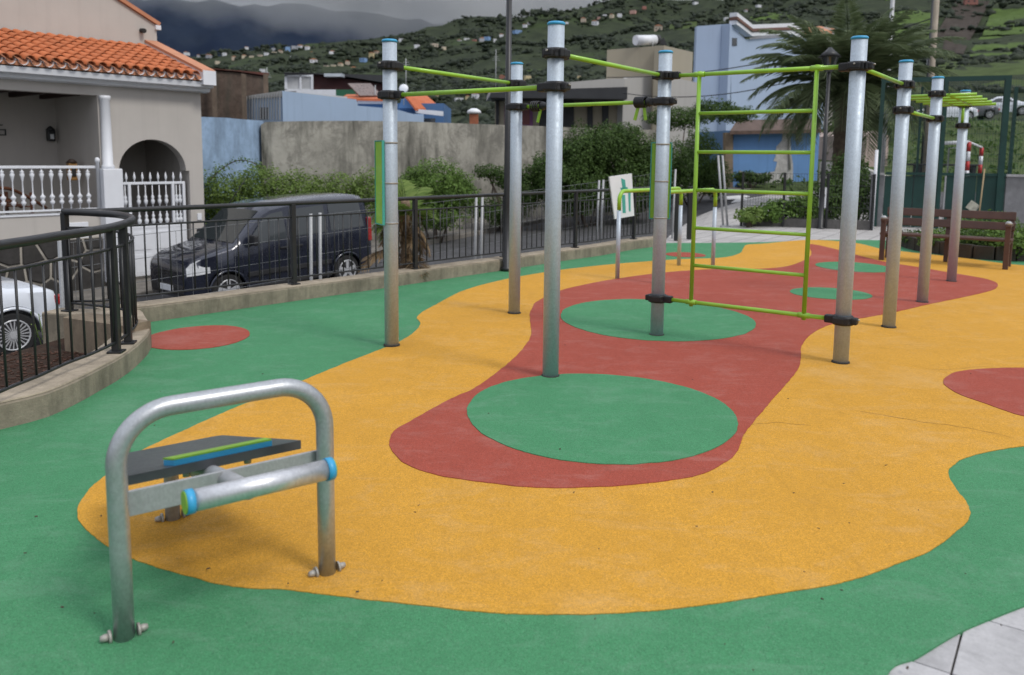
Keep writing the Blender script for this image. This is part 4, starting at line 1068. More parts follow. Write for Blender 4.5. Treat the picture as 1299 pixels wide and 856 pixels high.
def blob_points(blobs, n, holes=0.35, freq=1.3, seed=0.0):
    vol = np.array([b[1] * b[2] * b[3] for b in blobs]) ** 0.75; vol /= vol.sum(); P = []; Nn = []
    for (c, rx, ry, rz), k in zip(blobs, (vol * n).astype(int) + 1):
        got = 0
        while got < k:
            d = nrng.normal(0, 1, 3); d /= np.linalg.norm(d); r = nrng.uniform(0.12, 1) ** 0.42
            q = Vector((d[0] * freq * 2 + seed, d[1] * freq * 2 + c[0], d[2] * freq * 2 + c[1]))
            r *= 0.86 + 0.34 * pnoise(q)
            p = np.array([c[0] + d[0] * rx * r, c[1] + d[1] * ry * r, c[2] + d[2] * rz * r])
            if pnoise(Vector(p * freq * 1.7) + Vector((seed, 3, 7))) < -holes and nrng.uniform() < 0.85: continue
            P.append(p); Nn.append(d + np.array([0, 0, 0.5])); got += 1
    return P, Nn
LEAF_D = leafmat('dark_leaf', (0.034, 0.070, 0.015), (0.095, 0.165, 0.035), (0.052, 0.096, 0.020))
LEAF_M = leafmat('mid_leaf', (0.070, 0.140, 0.024), (0.165, 0.270, 0.055), (0.100, 0.175, 0.032))
LEAF_L = leafmat('light_leaf', (0.105, 0.180, 0.035), (0.210, 0.290, 0.075), (0.130, 0.205, 0.040))
BARK = plain('bark_brown', (0.10, 0.075, 0.055), 0.9, var=0.3, nscale=9, bump=0.6, bscale=30, bdist=0.02)
def shrub(name, base, blobs, n, size, mat, label, cat='bush', group=None, stems=4, core=True):
    root = empty(name, base, 0, label, cat, group); B = Vector(base)
    lb = [(Vector(c) - B, rx, ry, rz) for c, rx, ry, rz in blobs]
    P, Nn = blob_points(lb, n, seed=B.x)
    link_obj('foliage', leaf_mesh('foliage', P, Nn, np.full(len(P), size)), mat, root)
    st = MB()
    c0 = lb[0][0]
    st.tube([(0, 0, -0.1), (c0.x * 0.3, c0.y * 0.3, c0.z * 0.5), (c0.x, c0.y, c0.z)], [0.06, 0.045, 0.02], 8)
    st.build('trunk', BARK, root)
    for k, (c, rx, ry, rz) in enumerate(lb[:stems]):
        a = 2.4 * k
        MB().tube([(c.x * 0.2, c.y * 0.2, 0.0), (c.x * 0.7, c.y * 0.7, c.z * 0.6), (c.x + rx * 0.4 * math.cos(a), c.y + ry * 0.4 * math.sin(a), c.z + rz * 0.3)], [0.035, 0.025, 0.01], 6).build('branch', BARK, root)
    return root
def ground_z(y): return -1.0

# ------------------------------------------------------------------ hillside, mountain, cloud
def elev(u, v):
    d = ray(u, v); return math.atan2(d.z, math.hypot(d.x, d.y))
RIDGE = [(-900, 130), (-400, 112), (0, 96), (165, 80), (240, 68), (330, 60), (430, 52), (500, 46), (560, 40), (640, 25), (700, 19), (760, 12), (830, 5), (880, 0), (960, -10), (1060, -22), (1180, -30), (1299, -38), (1700, -60), (2300, -40)]
AZT = [(math.atan2(ray(u, v).x, ray(u, v).y), elev(u, v)) for u, v in RIDGE]
RMAX, RMIN = 1300.0, 60.0
def hill_e(az): return lerp_tab(AZT, az)
def hill_g(r): return max(0.0, (r - RMIN) / (RMAX - RMIN)) ** 0.62
def hill_z(x, y):
    r = math.hypot(x, y); az = math.atan2(x, y)
    if r < RMIN: return -2.6 + 3.6 * max(0.0, (r - 26) / (RMIN - 26)) if r > 26 else -2.6
    nz = 0.0
    if r > 90:
        nz = 0.018 * r * fractal(Vector((x * 0.006, y * 0.006, 0.3)), 1.0, 2.0, 4) * min(1, (r - 90) / 150)
    return 1.0 + (r - RMIN) * 0.0 + r * math.tan(hill_e(az)) * hill_g(r) + nz
def hill_hit(u, v):
    d = ray(u, v).normalized(); r = 70.0
    while r < 1600:
        p = CAMLOC + d * r
        if p.z < hill_z(p.x, p.y): return p
        r *= 1.006
    return None
HILL = newmat('hill_ground')
h1 = HILL.noise(0.011, 8, 0.62); h2 = HILL.noise(0.05, 8, 0.7); h3 = HILL.noise(0.35, 6, 0.7)
hc = HILL.mix(HILL.rng(h2, 0.35, 0.65, 0, 1), (0.022, 0.030, 0.019, 1), (0.050, 0.064, 0.034, 1))
hc = HILL.mix(HILL.rng(h1, 0.55, 0.68, 0, 0.6), hc, (0.050, 0.080, 0.026, 1))
hc = HILL.mix(HILL.rng(h3, 0.5, 0.75, 0, 0.5), hc, (0.014, 0.020, 0.010, 1))
HILL.set(Base_Color=hc, Roughness=0.95); HILL.b.inputs['Specular IOR Level'].default_value = 0.1
HILL.set(Normal=HILL.bump(h3, 0.8, 0.6))
vs = []; fs = []
azs = [math.radians(-75 + 150 * i / 150) for i in range(151)]
rs = [0.01, 14, 26, 34, 45, 60, 75, 95, 120, 150, 185, 225, 270, 320, 375, 435, 500, 570, 650, 740, 840, 950, 1070, 1180, 1300, 1500, 2200, 4200]
for az in azs:
    for r in rs:
        x, y = r * math.sin(az), r * math.cos(az)
        z = hill_z(x, y) if r <= 1300 else hill_z(1300 * math.sin(az), 1300 * math.cos(az)) - (r - 1300) * 0.06
        vs.append((x, y, z))
k = len(rs)
for i in range(len(azs) - 1):
    for j in range(k - 1): fs.append((i * k + j, (i + 1) * k + j, (i + 1) * k + j + 1, i * k + j + 1))
# the ground behind the camera goes on level
me_b = len(vs); back = [(-4000, 1070, -2.6), (-4000, -4000, -2.6), (4000, -4000, -2.6), (4000, 1070, -2.6), (0, 0.0, -2.6)]
vs += back; fs += [(me_b, me_b + 1, me_b + 4), (me_b + 1, me_b + 2, me_b + 4), (me_b + 2, me_b + 3, me_b + 4)]
MB().add(vs, fs, True).build('terrain', HILL.m, kind='structure')
# dark mountain behind, its top in cloud
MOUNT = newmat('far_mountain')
mc = MOUNT.mix(MOUNT.rng(MOUNT.noise(0.004, 8, 0.65), 0.35, 0.65, 0, 1), (0.016, 0.024, 0.044, 1), (0.026, 0.036, 0.056, 1))  # blue-grey of cloud shadow and distance is mixed into this colour
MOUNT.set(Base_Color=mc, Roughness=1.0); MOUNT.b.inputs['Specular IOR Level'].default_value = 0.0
MR = [(-1200, 20), (-500, 0), (0, -6), (200, 0), (330, 8), (450, 18), (560, 30), (640, 44), (700, 50), (760, 56), (900, 62)]
vs = []; fs = []; cols_ = 120; rows_ = 24
for i in range(cols_ + 1):
    u = -1200 + 2100 * i / cols_
    vt = lerp_tab(MR, u) - 16 * abs(pnoise(Vector((u * 0.012, 2.2, 0)))) - 6 * pnoise(Vector((u * 0.05, 7, 0)))
    for j in range(rows_ + 1):
        f_ = j / rows_; v = 140 + (vt - 140) * f_; r = 2300 + 1300 * f_
        d = ray(u, v); d = d / math.hypot(d.x, d.y)
        r *= 1 + 0.05 * pnoise(Vector((u * 0.02, f_ * 3, 1.0))) + 0.02 * pnoise(Vector((u * 0.07, f_ * 9, 4.0)))
        vs.append(CAMLOC + d * r)
for i in range(cols_):
    for j in range(rows_): a = i * (rows_ + 1) + j; fs.append((a, a + rows_ + 1, a + rows_ + 2, a + 1))
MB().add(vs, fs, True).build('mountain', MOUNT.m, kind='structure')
# scrub on the slopes: bushes past counting
ico = bmesh.new(); bmesh.ops.create_icosphere(ico, subdivisions=1, radius=1.0)
iv = np.array([v.co[:] for v in ico.verts]); ifc = np.array([[v.index for v in f.verts] for f in ico.faces]); ico.free()
SV = []; SF = []; base = 0
def add_bush(x, y, sz, flat=0.75):
    global base
    z = hill_z(x, y); v = iv * nrng.uniform(0.45, 1.4, (12, 1)) * sz; v[:, 2] *= flat * nrng.uniform(0.6, 1.5); v[:, 0] *= nrng.uniform(0.7, 1.6)
    v += np.array([x, y, z + sz * 0.3]); SV.append(v); SF.append(ifc + base); base += 12
for i in range(38000):
    az = math.radians(nrng.uniform(-36, 40)); r = RMIN + 50 + (RMAX - RMIN - 60) * nrng.uniform() ** 1.25
    x, y = r * math.sin(az), r * math.cos(az)
    dn = fractal(Vector((x * 0.012, y * 0.012, 2.0)), 1.0, 2.0, 3)
    right = az > math.radians(22)
    if dn < (0.05 if right else -0.30): continue
    if right and r < 420 and nrng.uniform() < 0.8: continue
    add_bush(x, y, (0.6 + 2.2 * nrng.uniform() ** 2.2) * (0.5 + r / 1000))
me = bpy.data.meshes.new('hillside_scrub'); me.from_pydata(np.concatenate(SV).tolist(), [], np.concatenate(SF).tolist())
me.polygons.foreach_set('use_smooth', [True] * len(me.polygons))
link_obj('hillside_scrub', me, leafmat('scrub', (0.020, 0.031, 0.020), (0.050, 0.068, 0.036), (0.030, 0.043, 0.026)), label='dark scrub and trees covering the far hillside', cat='scrub', kind='stuff')
# fields on the right slope
def field(name, px, mat, dz=0.35, sub=10):
    """drape: quad given by four pixels on the hill, bilinear in pixel space"""
    vs = []; fs = []
    for i in range(sub + 1):
        for j in range(sub + 1):
            a, b = i / sub, j / sub
            u = (px[0][0] * (1 - a) + px[1][0] * a) * (1 - b) + (px[3][0] * (1 - a) + px[2][0] * a) * b
            v = (px[0][1] * (1 - a) + px[1][1] * a) * (1 - b) + (px[3][1] * (1 - a) + px[2][1] * a) * b
            p = hill_hit(u, v) or aty(u, v, 1000); vs.append(Vector((p.x, p.y, hill_z(p.x, p.y) + dz)))
    for i in range(sub):
        for j in range(sub): a = i * (sub + 1) + j; fs.append((a, a + 1, a + sub + 2, a + sub + 1))
    return MB().add(vs, fs, True).build(name, mat, kind='structure')
def grassfield(name, c):
    t = newmat(name); w = t.noise(0.12, 6, 0.7); w2 = t.noise(0.8, 4, 0.7)
    cc_ = t.mix(t.rng(w, 0.4, 0.65, 0, 1), scale_col(c, 0.75), scale_col(c, 1.2)); cc_ = t.mix(t.rng(w2, 0.5, 0.72, 0, 0.45), cc_, scale_col(c, 0.45))
    t.set(Base_Color=cc_, Roughness=0.95); t.b.inputs['Specular IOR Level'].default_value = 0.1; return t.m
GF1 = grassfield('bright_grass', (0.082, 0.128, 0.036)); GF2 = grassfield('olive_grass', (0.070, 0.098, 0.036)); SOIL = grassfield('tilled_soil', (0.060, 0.050, 0.042))
field('grass_field', [(1128, 14), (1192, 4), (1186, 44), (1136, 46)], GF1)
field('grass_field', [(1110, 48), (1186, 46), (1180, 70), (1116, 76)], GF2)
field('tilled_field', [(1212, 2), (1256, 2), (1222, 70), (1178, 62)], SOIL, 0.5)
field('grass_field', [(1258, 14), (1340, 10), (1340, 44), (1246, 46)], GF1)
field('grass_field', [(1244, 48), (1345, 46), (1345, 72), (1224, 76)], GF1)
field('grass_field', [(1190, 80), (1345, 76), (1345, 112), (1190, 112)], GF2)
field('grass_field', [(926, 18), (1004, 16), (1000, 28), (930, 30)], GF1, 0.6)
field('grass_field', [(850, 32), (884, 28), (884, 44), (846, 46)], GF2, 0.6)
field('grass_field', [(640, 88), (700, 80), (700, 88), (650, 94)], GF2, 0.6)
field('grass_field', [(1100, 8), (1130, 0), (1130, 10), (1104, 16)], GF1, 0.6)
# hedgerows between the terraces
hv = []; hf = []; hb = 0
for (ua, va, ub, vb, n_, sz) in ((1100, 47, 1186, 45, 40, 1.1), (1096, 22, 1172, 18, 30, 1.3), (1240, 48, 1330, 44, 40, 0.5), (1228, 30, 1330, 14, 40, 0.5), (1110, 78, 1190, 72, 50, 1.2), (1190, 84, 1330, 78, 40, 0.6), (1180, 66, 1225, 72, 30, 0.7), (1000, 30, 1120, 30, 60, 1.6), (900, 32, 1010, 30, 40, 2.2), (1150, 112, 1330, 116, 90, 1.3), (1260, 2, 1340, 6, 40, 2.0)):
    for i in range(n_):
        f_ = i / n_; p = hill_hit(ua + (ub - ua) * f_ + rnd.uniform(-3, 3), va + (vb - va) * f_ + rnd.uniform(-2.5, 2.5))
        if p is None: continue
        v = iv * nrng.uniform(0.7, 1.3, (12, 1)) * sz * rnd.uniform(0.6, 1.4); v[:, 2] *= 0.8
        hv.append(v + np.array([p.x, p.y, hill_z(p.x, p.y) + sz * 0.3])); hf.append(ifc + hb); hb += 12
me = bpy.data.meshes.new('hedgerows'); me.from_pydata(np.concatenate(hv).tolist(), [], np.concatenate(hf).tolist()); me.polygons.foreach_set('use_smooth', [True] * len(me.polygons))
link_obj('hedgerow_scrub', me, MATS['scrub'], label='dark hedgerow bushes between the green terraced fields on the slope', cat='hedgerow', kind='stuff')

# ------------------------------------------------------------------ houses scattered on the hillside
HC = dict(white=(0.66, 0.67, 0.70), cream=(0.55, 0.48, 0.36), tan=(0.46, 0.39, 0.31), yellow=(0.54, 0.45, 0.26), blue=(0.20, 0.33, 0.55), red=(0.32, 0.14, 0.11), pink=(0.50, 0.30, 0.25), grey=(0.36, 0.37, 0.40))
HM = {k_: plain('hill_' + k_, c_, 0.8, var=0.1, nscale=0.5) for k_, c_ in HC.items()}
ROOFG = plain('hill_roof_grey', (0.25, 0.24, 0.24), 0.8); WINH = plain('hill_window', (0.03, 0.035, 0.04), 0.4)
HOUSES = [(529, 59, 9, 5, 'white', 'on the slope left of the centre posts'), (551, 58, 12, 6, 'tan', ''), (563, 61, 7, 4, 'cream', ''), (583, 53, 8, 5, 'white', 'row'), (592, 51, 10, 6, 'white', 'row'), (602, 52, 7, 5, 'red', 'row'), (611, 51, 9, 5, 'grey', 'row'), (618, 49, 10, 6, 'blue', 'row'), (628, 51, 6, 4, 'white', 'row'),
          (636, 45, 8, 4, 'white', 'row'), (656, 41, 14, 5, 'blue', 'upper'), (666, 33, 7, 4, 'white', 'upper'), (671, 30, 6, 3, 'white', 'upper'), (719, 31, 6, 6, 'white', ''), (740, 27, 9, 5, 'tan', 'upper'), (755, 31, 11, 6, 'white', 'big'), (767, 21, 7, 5, 'white', 'ridge'), (776, 20, 7, 5, 'cream', 'ridge'), (786, 19, 8, 5, 'white', 'ridge'), (760, 24, 6, 4, 'pink', 'ridge'),
          (803, 15, 10, 5, 'pink', 'ridge'), (817, 13, 7, 4, 'red', 'ridge'), (835, 36, 14, 8, 'tan', ''), (882, 5, 8, 4, 'white', 'ridge'), (962, 9, 8, 3, 'white', 'ridge'), (946, 14, 6, 3, 'grey', 'ridge'), (921, 24, 7, 4, 'white', ''), (934, 21, 6, 3, 'grey', ''), (669, 99, 11, 10, 'yellow', 'low'), (637, 98, 10, 6, 'red', 'low'), (737, 98, 14, 6, 'yellow', 'low'), (846, 46, 12, 4, 'white', ''),
          (237, 69, 8, 4, 'white', 'far'), (252, 71, 6, 3, 'grey', 'far'), (265, 71, 8, 4, 'grey', 'far'), (285, 71, 6, 4, 'white', 'far'), (297, 74, 8, 5, 'tan', 'far'), (310, 73, 8, 4, 'cream', 'lane'), (320, 72, 8, 4, 'cream', 'lane'), (330, 71, 8, 4, 'tan', 'lane'), (338, 69, 7, 4, 'white', 'lane'), (348, 68, 8, 4, 'cream', 'lane'), (356, 66, 7, 4, 'tan', 'lane'),
          (365, 62, 8, 6, 'blue', 'top'), (373, 60, 8, 6, 'grey', 'top'), (381, 60, 9, 5, 'white', 'top'), (390, 61, 7, 5, 'white', 'top'), (421, 67, 9, 4, 'white', ''), (398, 78, 13, 4, 'white', ''), (396, 68, 6, 5, 'white', ''), (370, 73, 5, 4, 'white', ''), (276, 79, 7, 4, 'cream', 'far'), (333, 89, 8, 5, 'white', ''), (414, 85, 8, 5, 'tan', 'lane2'), (423, 84, 8, 5, 'cream', 'lane2'), (432, 82, 8, 5, 'cream', 'lane2'), (441, 80, 8, 5, 'tan', 'lane2'),
          (449, 87, 10, 5, 'cream', ''), (461, 76, 11, 6, 'blue', ''), (472, 70, 9, 7, 'yellow', ''), (478, 67, 8, 4, 'tan', ''), (509, 51, 8, 5, 'white', 'ridge'), (313, 62, 6, 3, 'white', 'far'), (347, 62, 6, 3, 'grey', 'far'), (553, 123, 9, 7, 'yellow', 'low'), (582, 126, 14, 6, 'white', 'low'), (594, 124, 9, 7, 'yellow', 'low'), (603, 121, 12, 8, 'white', 'low'), (1180, 79, 8, 9, 'white', 'terrace'), (1231, 3, 18, 8, 'red', 'top of slope'), (1168, 110, 13, 6, 'pink', 'low'), (1158, 113, 9, 5, 'white', 'low')]
WHERE = {'row': 'in the clustered row below the ridge', 'upper': 'high on the slope right of the lamp post', 'ridge': 'up near the ridge line', 'low': 'low on the hillside just above the rooftops', 'far': 'in the far village left under the mountain', 'lane': 'in the stepped lane of the far village', 'lane2': 'in the short lane below the far village', 'top': 'at the top of the far village', 'big': 'largest on the slope beside the tall post', 'terrace': 'at the foot of the tilled field', 'top of slope': 'at the head of the tilled field', '': 'alone among dark scrub on the hillside'}
HL = []; HOBJ = []
for (u, v, w_, h_, c_, tag_) in HOUSES:
    p = hill_hit(u, v + h_ / 2)
    if p is None: p = hill_hit(u, v + h_ / 2 + 4)
    if p is None: continue
    D = (p - CAMLOC).length; sc_ = D / F; W_, H_ = w_ * sc_ * 0.72, h_ * sc_ * 0.72
    txt = WHERE.get(tag_, 'alone among dark scrub on the hillside')
    hs = empty('hillside_house', Vector((p.x, p.y, hill_z(p.x, p.y) - 0.5)), rnd.uniform(-0.5, 0.5), 'tiny %s house %s' % (c_, txt), 'house', 'small houses on the far hillside')
    dp = W_ * 0.8; HOBJ.append((u, hs))
    MB().box((0, 0, H_ / 2), (W_ * 0.92, dp, H_ + 1.0)).build('wall', HM[c_], hs)
    if rnd.random() < 0.4 and c_ != 'blue':
        MB().prism([(-W_ * 0.5, H_ + 0.5), (W_ * 0.5, H_ + 0.5), (0, H_ + 0.5 + W_ * 0.16)], -dp * 0.55, dp * 0.55, 'y').build('roof', TERRA2, hs)
    else: MB().box((0, 0, H_ + 0.62), (W_ * 0.96, dp * 1.04, 0.22)).build('roof', ROOFG, hs)
    if w_ >= 11:
        for k_ in range(2):
            MB().box((W_ * (-0.22 + 0.42 * k_), -dp / 2 - 0.03, H_ * 0.55), (W_ * 0.14, 0.1, H_ * 0.3)).build('window', WINH, hs)

_same = {}
for u, o in HOBJ: _same.setdefault(o['label'], []).append((u, o))
ORD = ['leftmost of its kind', 'second from left', 'third from left', 'fourth from left', 'fifth from left', 'sixth from left', 'seventh from left', 'eighth from left', 'ninth from left', 'tenth from left', 'eleventh from left', 'twelfth from left']
for lb, lst in _same.items():
    if len(lst) > 1:
        for k_, (u, o) in enumerate(sorted(lst, key=lambda t_: t_[0])): o['label'] = lb + ', ' + ORD[min(k_, 11)]
# ------------------------------------------------------------------ walls and buildings across the road
PALEBLUE = concrete('pale_blue_render', (0.33, 0.46, 0.64), 0.22, 0.7, 0.3)
SKYBLUE = plain('sky_blue_render', (0.36, 0.47, 0.62), 0.85, var=0.06, nscale=0.7, bump=0.2, bscale=40, streak=0.18)
ICEBLUE = plain('ice_blue_render', (0.37, 0.46, 0.61), 0.8, var=0.04, nscale=0.4, streak=0.12)
DEEPBLUE = plain('deep_blue_render', (0.07, 0.16, 0.33), 0.8, var=0.1, nscale=0.8)
MIDBLUE = plain('mid_blue_render', (0.13, 0.27, 0.52), 0.85, var=0.10, nscale=0.8, streak=0.2)
OLDCON = concrete('stained_concrete', (0.43, 0.41, 0.355), 1.0, 0.42, 0.8)
RUIN = concrete('brown_block', (0.115, 0.085, 0.068), 0.7, 0.8, 0.9)
MAROON = plain('maroon_cladding', (0.075, 0.024, 0.024), 0.7, var=0.2, nscale=1.5)
KHAKI = plain('khaki_render', (0.37, 0.33, 0.25), 0.8, var=0.05, nscale=0.6, streak=0.12)
LTGREY = plain('light_grey_render', (0.42, 0.41, 0.39), 0.8, var=0.06, nscale=0.6, streak=0.12)
SLATE = plain('dark_slate', (0.03, 0.032, 0.036), 0.6, var=0.15)
GREENP = plain('green_sheet', (0.02, 0.12, 0.06), 0.6, var=0.1)
MAGENTA = plain('magenta_frame', (0.20, 0.07, 0.19), 0.6)
WGLASS = glassy('window_glass', (0.03, 0.035, 0.04), 0.1)
PALEPLASTER = concrete('peeled_plaster', (0.50, 0.49, 0.47), 0.2, 1.5)
def X(u, y): return aty(u, 200, y).x
def Z(v, y, u=649): return aty(u, v, y).z
def face(u0, u1, v0, v1, y0, y1=None):
    """four corners of an upright wall between two pixels, at depths y0 and y1"""
    y1 = y0 if y1 is None else y1
    return aty(u0, v0, y0), aty(u1, v0, y1), aty(u1, v1, y1), aty(u0, v1, y0)
def upright(name, top_px, y0, y1, thick, zb, mat, parent=None, O=None, **k):
    """wall whose top edge runs through pixels top_px [(u,v)..], from depth y0 to y1, going back by thick, down to zb"""
    n_ = len(top_px); pts = []
    u0, u1 = top_px[0][0], top_px[-1][0]
    A = aty(u0, 200, y0); Bp = aty(u1, 200, y1); nrm = Vector((-(Bp.y - A.y), Bp.x - A.x, 0)).normalized()
    if nrm.y < 0: nrm = -nrm
    P = [onplane(u, v, A, nrm) for u, v in top_px]
    O_ = Vector(O) if O is not None else Vector((0, 0, 0))
    vs = []
    for off in (0, thick):
        for p in P: vs.append(p + nrm * off - O_)
        for p in P: vs.append(Vector((p.x, p.y, zb)) + nrm * off - O_)
    fs = []
    for i in range(n_ - 1):
        fs += [(i, i + 1, n_ + i + 1, n_ + i), (2 * n_ + i, 3 * n_ + i, 3 * n_ + i + 1, 2 * n_ + i + 1), (i, 2 * n_ + i, 2 * n_ + i + 1, i + 1), (n_ + i, n_ + i + 1, 3 * n_ + i + 1, 3 * n_ + i)]
    fs += [(0, n_, 3 * n_, 2 * n_), (n_ - 1, 3 * n_ - 1, 4 * n_ - 1, 2 * n_ - 1)]
    return MB().add(vs, fs).build(name, mat, parent, **k)
def panelpx(name, u0, u1, v0, v1, A, nrm, out, th, mat, parent, O):
    """box seen between pixels on the plane through A, standing proud by out"""
    c = [onplane(u, v, A - nrm * out, nrm) for u, v in ((u0, v0), (u1, v0), (u1, v1), (u0, v1))]
    vs = [p - Vector(O) for p in c] + [p + nrm * th - Vector(O) for p in c]
    return MB().add(vs, [(0, 1, 2, 3), (7, 6, 5, 4), (0, 4, 5, 1), (1, 5, 6, 2), (2, 6, 7, 3), (3, 7, 4, 0)]).build(name, mat, parent)
YN = Vector((0, 1, 0))
# blue garden wall and stained concrete wall
upright('garden_wall', [(250, 148), (285, 149), (305, 151), (334, 153)], 19.3, 22.6, 0.25, -1.5, PALEBLUE, label='weathered pale blue garden wall between beige house and concrete wall', cat='wall')
upright('concrete_wall', [(331, 158), (337, 154.5), (380, 153.5), (450, 153), (520, 154), (600, 157), (690, 160), (760, 163), (850, 165)], 22.3, 25.5, 0.3, -1.5, OLDCON, label='long stained grey concrete wall behind the van and hedges', cat='wall')
# brown ruin
O = aty(300, 200, 31); O = Vector((O.x, O.y, -1.5))
rb = empty('ruined_building', O, 0, 'dark brown unplastered building with rusty roof edge behind the blue garden wall', 'building')
upright('wall', [(240, 92), (262, 89), (300, 92), (340, 98)], 30, 32, 6, -1.5, RUIN, rb, O)
upright('roof_edge', [(240, 90), (262, 87), (300, 90), (341, 96)], 29.9, 31.9, 6.2, 4.72, plain('rust', (0.10, 0.035, 0.025), 0.9, var=0.3), rb, O)
for u in (268, 306, 334): upright('pillar', [(u, 93), (u + 6, 94)], 29.85, 29.9, 0.3, -1.5, concrete('ruin_pillar', (0.17, 0.13, 0.10), 0.4, 1) if 'ruin_pillar' not in MATS else MATS['ruin_pillar'], rb, O)
# pale blue low house with barred wing
O = aty(420, 200, 29); O = Vector((O.x, O.y, -1.5))
bh = empty('low_blue_house', O, 0, 'low sky blue flat-roofed house with barred side wing above the concrete wall', 'house')
upright('main_wall', [(358, 115), (362, 115.5), (452, 126), (454, 134), (500, 138), (537, 148)], 29, 30.5, 5, -1.5, SKYBLUE, bh, O)
upright('wing_wall', [(309, 123), (357, 116)], 30.5, 29.2, 3, -1.5, SKYBLUE, bh, O)
upright('roof_edge', [(308, 122), (357.5, 115)], 30.4, 29.1, 3.1, 3.6, LTGREY, bh, O)
A = aty(309, 200, 30.5); Bq = aty(357, 200, 29.2); nw = Vector((-(Bq.y - A.y), Bq.x - A.x, 0)).normalized(); nw = nw if nw.y > 0 else -nw
panelpx('window', 329, 340, 136, 151, A, nw, 0.03, 0.06, WGLASS, bh, O)
for i in range(13):
    u = 312 + 3.5 * i; panelpx('window_bar', u, u + 0.9, 122 - i * 0.45, 152, A, nw, 0.12, 0.03, GALV2, bh, O)
# maroon building behind
O = aty(430, 200, 42); O = Vector((O.x, O.y, -1))
mbd = empty('maroon_building', O, 0, 'maroon clad building with white framed corner window and sloping roof', 'building')
upright('wall', [(362, 95), (395, 94), (500, 108)], 42, 43, 6, -1, MAROON, mbd, O)
upright('roof', [(360, 93), (392, 93), (440, 97), (502, 107)], 41.6, 42.6, 7, 5.72, SLATE, mbd, O)
for a in ((361, 364, 95, 114), (380, 382, 95, 114), (394.5, 397, 97, 114), (361, 397, 113, 115.5), (361, 397, 94.5, 97)): panelpx('window_frame', *a, aty(380, 200, 42), YN, 0.12, 0.1, WHITE, mbd, O)
panelpx('window', 364, 395, 97, 113.5, aty(380, 200, 42), YN, 0.05, 0.04, plain('curtain', (0.45, 0.46, 0.47), 0.3, var=0.25, nscale=1.2), mbd, O)
panelpx('parapet', 376, 426, 113.5, 123, aty(400, 200, 42), YN, 1.4, 0.2, WHITE, mbd, O)
panelpx('parapet_sheet', 426, 458, 113.5, 123, aty(440, 200, 42), YN, 1.4, 0.2, GREENP, mbd, O)
panelpx('roof_panel', 411, 434, 93, 97, aty(420, 200, 42), YN, 0.6, 0.6, plain('skylight', (0.5, 0.55, 0.6), 0.3), mbd, O)
O = aty(465, 120, 36); sp_ = empty('solar_panel', O, 0, 'tilted rusty solar panel on the roof beside the maroon building', 'solar panel')
c = [aty(441, 105.5, 35.5), aty(470, 105.5, 36.5), aty(485, 121, 35.6), aty(456, 121, 34.6)]
MB().add([p - O for p in c] + [p - O + Vector((0, 0.05, -0.06)) for p in c], [(0, 1, 2, 3), (7, 6, 5, 4), (0, 4, 5, 1), (1, 5, 6, 2), (2, 6, 7, 3), (3, 7, 4, 0)]).build('panel_face', plain('solar_brown', (0.13, 0.085, 0.07), 0.3, var=0.3, nscale=3), sp_)
for u in (452, 476): MB().tube([aty(u, 121, 35.2) - O, aty(u, 108, 35.9) - O], 0.02, 6).build('support', GALV2, sp_)
# blue house with orange gable roof
O = aty(500, 200, 34); O = Vector((O.x, O.y, -1))
oh = empty('gabled_blue_house', O, 0, 'deep blue house with orange tiled gable roof behind the concrete wall', 'house')
upright('wall', [(453, 131), (563, 131)], 34.5, 34.5, 4, -1, DEEPBLUE, oh, O)
A = aty(500, 200, 34.5)
def tri(name, px, y, th, mat, par, O):
    P = [aty(u, v, y) - O for u, v in px]; n_ = len(P); vs = P + [p + Vector((0, th, 0)) for p in P]
    return MB().add(vs, [tuple(range(n_)), tuple(reversed(range(n_, 2 * n_)))] + [(i, (i + 1) % n_, n_ + (i + 1) % n_, n_ + i) for i in range(n_)]).build(name, mat, par)
tri('gable', [(505, 137), (512, 119), (527, 137)], 33.9, 0.3, MIDBLUE, oh, O)
ORTILE = plain('orange_roof', (0.50, 0.13, 0.045), 0.75, var=0.2, nscale=6, bump=0.5, bscale=14, bdist=0.03)
def slab(name, c4, th, mat, par, O):
    vs = [p - O for p in c4] + [p - O - Vector((0, 0, th)) for p in c4]
    return MB().add(vs, [(0, 1, 2, 3), (7, 6, 5, 4), (0, 4, 5, 1), (1, 5, 6, 2), (2, 6, 7, 3), (3, 7, 4, 0)]).build(name, mat, par)
rf_ = slab('roof', [aty(512, 118, 33.6), aty(541, 120.5, 37.5), aty(563, 140, 36.5), aty(527, 137, 33.4)], 0.1, ORTILE, oh, O)
slab('rear_roof', [aty(432, 124, 34.2), aty(440, 119.5, 38), aty(503, 119.5, 38), aty(497, 125.5, 34.2)], 0.1, ORTILE, oh, O)
panelpx('fascia', 453, 503, 126, 131.5, A, YN, 0.15, 0.1, WHITE, oh, O); 
tri('white_band', [(527, 138), (562, 141), (562, 147), (527, 143)], 33.7, 0.2, WHITE, oh, O)
panelpx('window', 537, 552, 150, 158, A, YN, 0.04, 0.05, WGLASS, oh, O)
panelpx('lower_parapet', 453, 537, 144.5, 160, A, YN, 1.6, 0.2, SKYBLUE, oh, O)
O = aty(512, 117, 33); ds = empty('satellite_dish', O, 0, 'white satellite dish on the orange roofed house', 'satellite dish')
MB().lathe([(0.02, 0.04), (0.10, 0.03), (0.16, 0.0), (0.19, -0.02)], 20, (0, 0, 0.16), m=Matrix.Rotation(math.radians(72), 3, 'X')).build('dish', WHITE, ds)
MB().tube([(0, 0.05, -0.5), (0, 0.05, 0.14)], 0.02, 8).build('mast', GALV2, ds)
O = aty(601, 152, 24.5); O.z -= 0.35
chm = empty('chimney', O, 0, 'small brick chimney with white cowl above the concrete wall', 'chimney')
